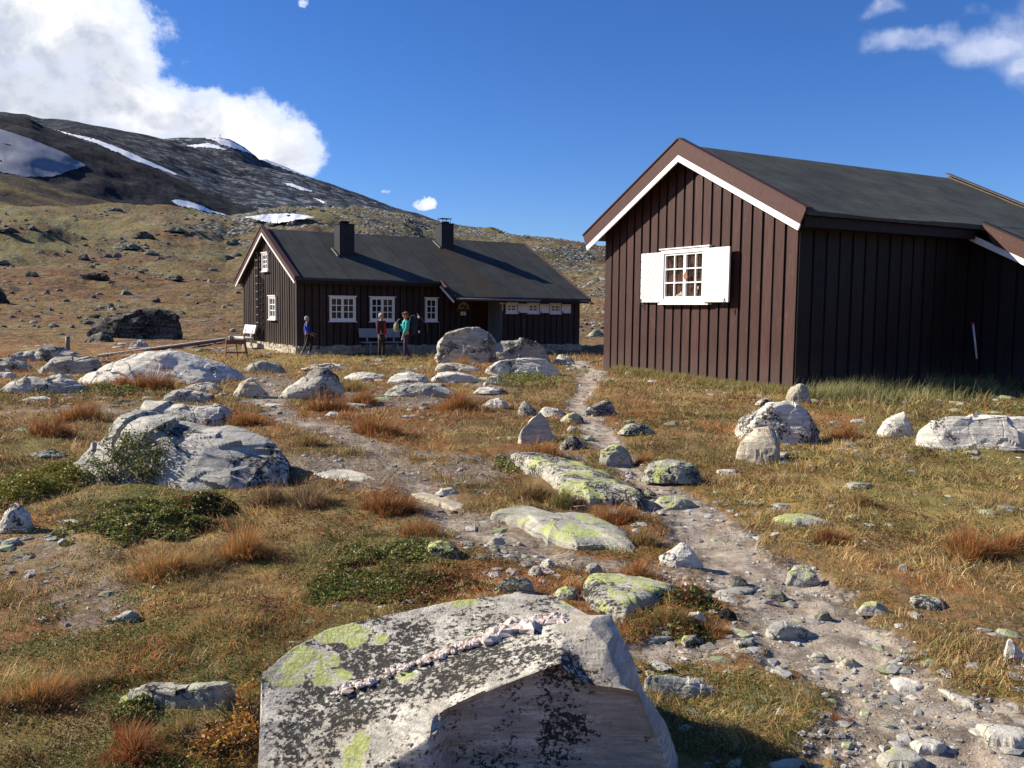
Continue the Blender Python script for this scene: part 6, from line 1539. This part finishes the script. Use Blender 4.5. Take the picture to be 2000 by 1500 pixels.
def leafy(name, label, cat, px, py, wpx, dpx, h, n, cols, leaf=.011, seed=0, base=None, twigs=0, mound=True):
    """low shrub: leaves spread through a low mound, over woody twigs"""
    X_, Y_, Z_ = gnd(px, py); rs = np.random.RandomState(seed + 500); wx = wpx * Y_ / F / 2
    y1 = gnd(px, py - dpx / 2)[1]; y2 = gnd(px, py + dpx / 2)[1]; wy = max(abs(y1 - y2) / 2, .15)
    a = rs.uniform(0, 6.28, n); q = np.sqrt(rs.uniform(0, 1, n)); lx, ly = q * np.cos(a) * wx, q * np.sin(a) * wy
    p = np.stack([lx + X_, ly + Y_], -1); lump = fbm(p * 5, seed, 4); k = lump + rs.normal(0, .15, n) > -.62 + 1.15 * q ** 2.2; lx, ly, lump, q, p = lx[k], ly[k], lump[k], q[k], p[k]; n = len(lx)
    top = h * (1 - q ** 2.5) * (.6 + .55 * np.clip(lump + .4, 0, 1.2)); z = top * rs.uniform(.35, 1, n) ** .5 + terrain(p[:, 0], p[:, 1]) - Z_
    ctr = np.stack([lx, ly, z], -1)
    u = rs.normal(size=(n, 3)); u[:, 2] = u[:, 2] * .5 + .1; u /= np.linalg.norm(u, axis=1)[:, None]; v = np.cross(u, rs.normal(size=(n, 3))); v /= np.linalg.norm(v, axis=1)[:, None] + 1e-9
    s = leaf * rs.uniform(.6, 1.4, n)[:, None] * (1 + .06 * Y_)
    V = np.stack([ctr - u * s, ctr - v * s * .45, ctr + u * s, ctr + v * s * .45], 1).reshape(-1, 3)
    Q = np.arange(n)[:, None] * 4 + np.array([[0, 1, 2, 3]])
    ci = rs.choice(len(cols), n, p=[c[1] for c in cols]); C = np.array([c[0] for c in cols])[ci] * rs.uniform(.6, 1.3, (n, 1))
    root = empty(name, (X_, Y_, Z_)); tagit(root, label, cat, 'low shrubs')
    mesh_np('foliage', V, [Q], M_leaf, root, attrs=dict(col=np.repeat(C, 4, 0)))
    if h < .065: return root
    m = MB(); R = random.Random(seed)
    for i in range(max(twigs, 12)):
        a = R.uniform(0, 6.28); q = R.uniform(0, .7); b0 = Vector((q * wx * math.cos(a), q * wy * math.sin(a), 0)); b0.z = tz(b0.x + X_, b0.y + Y_) - Z_
        b1 = b0 + Vector((R.uniform(-.15, .15), R.uniform(-.1, .1), h * R.uniform(.5, .8)))
        m.tube([b0, (b0 + b1) / 2 + Vector((R.uniform(-.02, .02), 0, .01)), b1], [.004, .003, .002], 4)
    m.build('stem', W_twig, root)
    return root
W_twig = plain('grey brown twigs', (.10, .075, .06), .8, .3)
CB = [((.12, .16, .036), .32), ((.20, .23, .055), .26), ((.33, .31, .09), .22), ((.20, .08, .03), .08), ((.14, .09, .05), .12)]
CR = [((.10, .12, .03), .27), ((.17, .09, .045), .28), ((.27, .09, .035), .16), ((.16, .18, .045), .29)]
CY = [((.12, .16, .03), .35), ((.26, .26, .05), .40), ((.33, .22, .05), .25)]
leafy('crowberry_shrub', 'bright green crowberry carpet in front of the big left boulder', 'shrub', 290, 1020, 330, 110, .11, 26000, CB, seed=1)
leafy('crowberry_shrub', 'dark leafy patch with rusty leaves at the lower right of the big left boulder', 'shrub', 400, 1000, 140, 45, .17, 6000, CR, seed=2)
leafy('crowberry_shrub', 'yellow green shrub at the left foot of the big left boulder', 'shrub', 85, 950, 190, 90, .15, 14000, CY, seed=3)
leafy('crowberry_shrub', 'green crowberry mat left of the bright lichen slab', 'shrub', 760, 1105, 270, 120, .05, 19000, CB, seed=4)
leafy('crowberry_shrub', 'dark red green crowberry mat just above the foreground boulder', 'shrub', 840, 1150, 300, 80, .045, 13000, CR, seed=5)
leafy('crowberry_shrub', 'green patch beside the rock with the dark shade', 'shrub', 700, 1160, 230, 80, .045, 11000, CB, seed=6)
leafy('crowberry_shrub', 'small shrub at the foot of the pointed white rock', 'shrub', 640, 762, 60, 22, .22, 1800, CB, seed=7)
leafy('crowberry_shrub', 'green hump of turf right of the smooth white rock', 'shrub', 1020, 752, 160, 30, .22, 5000, CB, seed=8)
leafy('crowberry_shrub', 'green turf in front of the broad white rock', 'shrub', 215, 770, 130, 20, .20, 3500, CB, seed=9)
leafy('crowberry_shrub', 'green patch on the left tip of the mossy rock ridge', 'shrub', 265, 1395, 100, 40, .08, 2600, CB, seed=10)
leafy('crowberry_shrub', 'green leaves at the end of the long rock behind the foreground boulder', 'shrub', 1285, 1345, 50, 30, .07, 900, CB, seed=11)
leafy('crowberry_shrub', 'green turf at the left of the pointed standing stone', 'shrub', 1010, 905, 120, 40, .07, 3000, CB, seed=12)
CO = [((.42, .20, .05), .45), ((.30, .12, .03), .30), ((.45, .33, .08), .25)]
leafy('dwarf_birch', 'low dwarf birch with small orange leaves left of the foreground boulder', 'shrub', 440, 1470, 190, 110, .16, 1500, CO, leaf=.008, seed=13, twigs=60)
leafy('dwarf_birch', 'sparse orange leaved dwarf birch against the left corner of the foreground boulder', 'shrub', 485, 1420, 60, 50, .22, 450, CO, leaf=.008, seed=14, twigs=25)
leafy('crowberry_shrub', 'red leaved patch around the fiery orange tuft', 'shrub', 1350, 1235, 90, 40, .04, 1600, CR, seed=15)
leafy('crowberry_shrub', 'olive turf hump at the right side of the triangular slab', 'shrub', 1340, 1175, 110, 50, .08, 3000, CR, seed=16)

def climbing_shrub():
    root = empty('climbing_shrub', gnd(215, 985)); tagit(root, 'twiggy green willow climbing over the left face of the big grey boulder', 'shrub')
    R = random.Random(77); m = MB(); LV_, LC = [], []
    G_ = LV.reshape(lshp)
    def surf(px, py):      # nearest boulder point to a sight line
        d = Vector(ray(px, py)).normalized(); v = LV - np.array([0, 0, EYE]); t_ = v @ np.array(d); q = np.linalg.norm(v - t_[:, None] * np.array(d), axis=1)
        i = np.argsort(q)[:8]; j = i[np.argmin(t_[i])]; return Vector(LV[j])
    ends = [(255, 838), (235, 862), (215, 880), (275, 862), (300, 852), (330, 868), (345, 852), (250, 900), (290, 890), (200, 905), (225, 920), (270, 915), (310, 880), (240, 845), (190, 935), (290, 925), (320, 905), (215, 900)]
    for i, (a, b) in enumerate(ends * 2):
        a += R.uniform(-12, 12); b += R.uniform(-10, 10); b0 = surf(min(max(a + R.uniform(-50, 30), 165), 330), 955 + R.uniform(-10, 12)) + Vector((0, -.04, 0))
        e = surf(a, b) + Vector((0, -.05, .02)); mid = surf((a + 225) / 2, (b + 950) / 2) + Vector((R.uniform(-.06, .06), -.08, .02)); m2_ = mid.lerp(e, .5) + Vector((R.uniform(-.07, .07), -.02, R.uniform(-.05, .05)))
        pts = [b0, b0.lerp(mid, .5) + Vector((R.uniform(-.1, .1), .0, R.uniform(0, .05))), mid, m2_, e]; m.tube([q - root.location for q in pts], [.0045, .0045, .004, .003, .002], 4)
        for k in range(5):
            f_ = R.uniform(.35, 1); q = mid.lerp(e, f_); w_ = q + Vector((R.uniform(-.16, .16), R.uniform(-.06, .02), R.uniform(-.04, .12))); m.tube([q - root.location, w_ - root.location], [.004, .002], 4)
            for l_ in range(10): LV_.append(q.lerp(w_, R.uniform(.3, 1.2)) + Vector((R.uniform(-.05, .05), R.uniform(-.05, .02), R.uniform(-.05, .05)))); LC.append(R.random())
    m.build('branches', plain('grey willow twigs', (.12, .105, .09), .8, .3), root)
    P_ = np.array([tuple(q - root.location) for q in LV_]); n = len(P_); rs = np.random.RandomState(4)
    u = rs.normal(size=(n, 3)); u /= np.linalg.norm(u, axis=1)[:, None]; v = np.cross(u, rs.normal(size=(n, 3))); v /= np.linalg.norm(v, axis=1)[:, None]
    s = .016 * rs.uniform(.6, 1.4, n)[:, None]; V = np.stack([P_ - u * s, P_ - v * s * .5, P_ + u * s, P_ + v * s * .5], 1).reshape(-1, 3)
    C = np.where(np.array(LC)[:, None] < .6, np.array([[.10, .14, .03]]), np.array([[.30, .27, .07]])) * rs.uniform(.6, 1.3, (n, 1))
    mesh_np('leaves', V, [np.arange(n)[:, None] * 4 + np.array([[0, 1, 2, 3]])], M_leaf, root, attrs=dict(col=np.repeat(C, 4, 0)))
climbing_shrub()

x, y, z = gnd(303, 1198); root = empty('seed_head_flower', (x, y, z)); tagit(root, 'single pale seed head on a thin stem in the lower left meadow', 'flower')
m = MB(); m.tube([(0, 0, 0), (.005, 0, .07), (0, 0, .145)], .0022, 5); m.build('stem', plain('green stem', (.25, .25, .12)), root)
m = MB(); m.blob((0, 0, .155), (.013, .013, .012), 8, 6, .2); m.build('seed_head', plain('pale seed head', (.55, .55, .38)), root)
a, b = Vector(gnd(1120, 1000)), Vector(gnd(1156, 1001)); m = MB(); m.tube([(0, 0, .05), ((b - a) / 2 + Vector((0, 0, .06))), (b - a) + Vector((0, 0, .05))], .0035, 5)
o = m.build('pink_cord', plain('pink cord', (.70, .28, .32)), loc=a); tagit(o, 'short pink cord lying in the grass below the long ridge slab', 'cord')

# ================================================================== PEOPLE
def skin(name, chains, material, parent, sub=1):
    V, E, Rr = [], [], []; idx = {}
    def add(p, r):
        k = tuple(round(c, 4) for c in p)
        if k not in idx: idx[k] = len(V); V.append(p); Rr.append(r)
        return idx[k]
    for ch in chains:
        prev = None
        for p, r in ch:
            i = add(p, r)
            if prev is not None and (prev, i) not in E: E.append((prev, i))
            prev = i
    me = bpy.data.meshes.new(name); me.from_pydata(V, E, []); me.materials.append(material)
    o = bpy.data.objects.new(name, me); COL.objects.link(o); o.parent = parent
    md = o.modifiers.new('Skin', 'SKIN'); md.use_smooth_shade = True
    for i, r in enumerate(Rr): me.skin_vertices[0].data[i].radius = r if hasattr(r, '__len__') else (r, r)
    me.skin_vertices[0].data[0].use_root = True
    s = o.modifiers.new('Sub', 'SUBSURF'); s.levels = sub; s.render_levels = sub
    return o

SKIN = plain('skin', (.48, .27, .19), .6, .06)
def person(label, x, y, z, rz, H, top_c, leg_c, hair_c, armL, armR, legL, legR, shoe_c=(.05, .045, .04), hat=None, headturn=0, band=None, hairlen=.0, stripe=None, front=None):
    """local +x is the way the person faces; arms/legs give the joints"""
    k = H / 1.68; root = empty('person', (x, y, z), rz); tagit(root, label, 'person'); root.scale = (k, k, k)
    pel, wai, che, nb, nk, hb, hc, hcr = (0, 0, .93), (-.005, 0, 1.08), (0, 0, 1.28), (0, 0, 1.41), (.01, 0, 1.47), (.03, 0, 1.53), (.025, 0, 1.60), (.015, 0, 1.655)
    body = [[(pel, .12), (wai, .115), (che, .10), (nb, .07), (nk, .052), (hb, .066), (hc, (.082, .092)), (hcr, .062)], [(hc, (.082, .092)), ((.112, 0, 1.585), .016)]]
    for s, arm in ((1, armL), (-1, armR)):
        sh = (0, s * .17, 1.37); el, wr, hd = arm
        ch = [(che, .10), (sh, .034), (el, .026), (wr, .024), (hd, .030)]; body.append(ch)
        d = (Vector(hd) - Vector(wr)).normalized(); sd = d.cross(Vector((1, 0, .2))).normalized(); hv = Vector(hd)
        for q, ln in zip((-.024, -.008, .008, .024), (.062, .072, .068, .052)):
            a_ = hv + d * .035 + sd * q; b_ = a_ + d * ln * .55 + Vector((.010, 0, 0)); c_ = b_ + d * ln * .45 + Vector((.014, 0, 0))
            body.append([(hd, .030), (tuple(a_), .009), (tuple(b_), .0085), (tuple(c_), .007)])
        a_ = Vector(wr).lerp(hv, .6) + Vector((.028, 0, 0)); body.append([(hd, .030), (tuple(a_ + d * .01), .010), (tuple(a_ + d * .05 + Vector((.008, 0, 0))), .009)])
    for s, leg in ((1, legL), (-1, legR)):
        hip = (0, s * .085, .86); kn, an = leg; body.append([(pel, .12), (hip, .08), (kn, .05), (an, .035), ((an[0] + .12, an[1], max(.03, an[2] - .05)), .028)])
    skin('body', body, SKIN, root)
    T = plain('top ' + label[:18], top_c, .75, .15, 14); Lg = plain('trousers ' + label[:18], leg_c, .8, .15, 14)
    jk = [[((0, 0, .90), .135), (wai, .145), ((0, 0, 1.2), .155), (che, .150), ((0, 0, 1.40), .082), ((.005, 0, 1.44), .066)]]
    for s, arm in ((1, armL), (-1, armR)):
        el, wr, hd = arm; jk.append([(che, .150), ((0, s * .170, 1.37), .086), (el, .066), (tuple(Vector(el).lerp(Vector(wr), .98)), .052)])
    skin('jacket', jk, T, root)
    tr = [[((0, 0, .98), .125), (pel, .135)]]
    for s, leg in ((1, legL), (-1, legR)):
        kn, an = leg; tr.append([(pel, .135), ((0, s * .085, .82), .100), (kn, .070), (tuple(Vector(kn).lerp(Vector(an), .93)), .056)])
    skin('trousers', tr, Lg, root)
    for s, leg in ((1, legL), (-1, legR)):
        an = leg[1]; m = MB(); m.blob((an[0] + .045, an[1], an[2] - .035), (.125, .05, .05), 12, 8); m.blob((an[0] - .01, an[1], an[2] + .02), (.05, .045, .06), 10, 6); m.build('shoe', plain('shoe ' + label[:12], shoe_c, .7), root)
    hm = plain('hair ' + label[:14], hair_c, .8, .25, 40)
    m = MB(); m.blob((-.008, 0, 1.632), (.098, .090, .082), 14, 10, .03); m.blob((-.045, 0, 1.58), (.065, .080, .075 + hairlen), 12, 8, .03)
    m.build('hat' if hat else 'hair', hm, root)
    for s in (-1, 1):
        m = MB(); m.blob((.106, s * .030, 1.606), (.008, .011, .007), 8, 5); m.build('eye', plain('eye', (.03, .02, .02), .3), root)
    m = MB(); m.blob((.104, 0, 1.555), (.008, .022, .006), 8, 5); m.build('mouth', plain('lips', (.30, .11, .09), .5), root)
    if band:
        m = MB(); m.tube([(.020 + .103 * math.cos(a), .096 * math.sin(a), 1.640 + .012 * math.cos(a)) for a in [i * math.pi / 10 for i in range(21)]], .022, 6, cap=False); m.build('headband', plain('headband', band, .7), root)
    if front:
        m = MB(); m.prism([(.128, -.05, 1.36), (.168, -.06, 1.15), (.160, -.07, .90), (.160, .07, .90), (.168, .06, 1.15), (.128, .05, 1.36)], (.012, 0, 0)); m.build('open_front', plain('red shirt front', front, .7), root)
    if stripe:
        for s, leg in ((1, legL), (-1, legR)):
            kn, an = leg; m = MB(); m.tube([(0.01, s * .17, .86), (kn[0], kn[1] + s * .064, kn[2]), (an[0], an[1] + s * .050, an[2] + .05)], .010, 5); m.build('side_stripe', plain('pale stripe', stripe, .7), root)
    return root

hang = lambda s, f=0.0: ((f * .3, s * .215, 1.12), (f + .04, s * .205, .90), (f + .06, s * .20, .82))
x, y, z = -7.78, 33.70, tz(-7.78, 33.70)
person('child in a bright blue jacket and grey cap walking along the dark lodge wall', x, y, z, math.radians(12), 1.46, (.012, .045, .33), (.012, .013, .018), (.40, .42, .44),
       ((.06, .21, 1.12), (.22, .18, .98), (.29, .16, .95)), ((-.02, -.22, 1.12), (.16, -.19, .93), (.23, -.17, .88)),
       ((.19, .08, .52), (.10, .08, .12)), ((-.06, -.09, .50), (-.20, -.09, .14)), (.16, .35, .48), hat=True, stripe=(.42, .32, .27))
x, y = -4.83, 32.75; z = tz(x, y)
person('grey haired man in a maroon jacket with red front standing by the grey bench', x, y, z, math.radians(-28), 1.66, (.062, .022, .026), (.022, .022, .024), (.50, .46, .38),
       hang(1), hang(-1), ((.03, .10, .49), (.0, .11, .09)), ((.02, -.10, .49), (-.02, -.12, .09)), (.10, .09, .08), front=(.40, .018, .022), stripe=(.10, .095, .09))
x, y = -3.72, 31.0; z = tz(x, y); TZ = math.radians(205)
person('red haired woman in turquoise top and blue headband carrying a rucksack', x, y, z, TZ, 1.66, (.03, .36, .33), (.040, .026, .062), (.30, .10, .045),
       hang(1, .12), ((.06, -.2, 1.13), (.18, -.13, 1.02), (.25, -.09, 1.02)), ((.05, .10, .49), (.06, .11, .09)), ((-.03, -.09, .49), (-.16, -.10, .10)), (.20, .17, .18), band=(.02, .06, .19), hairlen=.02)
def worn(name, label, cat, px, py, z0, rz):
    root = empty(name, (px, py, z0), rz); tagit(root, label, cat); return root
cx, sx_ = math.cos(TZ), math.sin(TZ)
rp = worn('hiking_rucksack', 'large dark rucksack with pale bottles and poles on the back of the woman in turquoise', 'rucksack', x - .30 * cx, y - .30 * sx_, z + .88, TZ)
m = MB(); m.blob((.04, 0, .33), (.15, .19, .34), 12, 9, .06, seed=3); m.build('pack', plain('dark blue pack cloth', (.014, .018, .034), .7, .3, 14), rp)
m = MB(); m.blob((.02, 0, .62), (.12, .16, .08), 10, 7, .08, seed=4); m.build('top_pocket', plain('dark olive pocket', (.02, .02, .022), .7, .3, 14), rp)
for s in (-1, 1):
    m = MB(); m.tube([(.13, s * .10, .10), (.30, s * .14, .22), (.42, s * .12, .42), (.30, s * .11, .52), (.12, s * .10, .52)], .018, 6); m.build('shoulder_strap', plain('strap', (.02, .02, .025), .7), rp)
for i, (a, b, c) in enumerate(((-.12, .14, .62), (-.16, .05, .63), (-.13, .16, .12))):
    m = MB(); m.blob((a, b, c), (.035, .035, .05), 8, 6); m.build('bottle', P_bench, rp)
m = MB(); m.tube([(-.05, .18, .75), (-.28, .22, .50), (-.42, .2, .38), (-.44, .2, .10)], .010, 6); m.build('trekking_pole', W_weath, rp)
kb = worn('khaki_daypack', 'khaki daypack hanging in front of the woman in turquoise', 'daypack', x + .27 * cx - .22 * sx_ * -1, y + .27 * sx_ - .22 * cx, z + .98, TZ)
m = MB(); m.blob((0, 0, .16), (.10, .14, .18), 10, 8, .10, seed=6); m.build('pack', plain('khaki cloth', (.24, .21, .12), .8, .3, 20), kb)
m = MB(); m.tube([(-.02, 0, .32), (-.06, .03, .42), (-.12, .05, .46)], .018, 6); m.build('strap', plain('khaki strap', (.30, .26, .16), .8), kb)
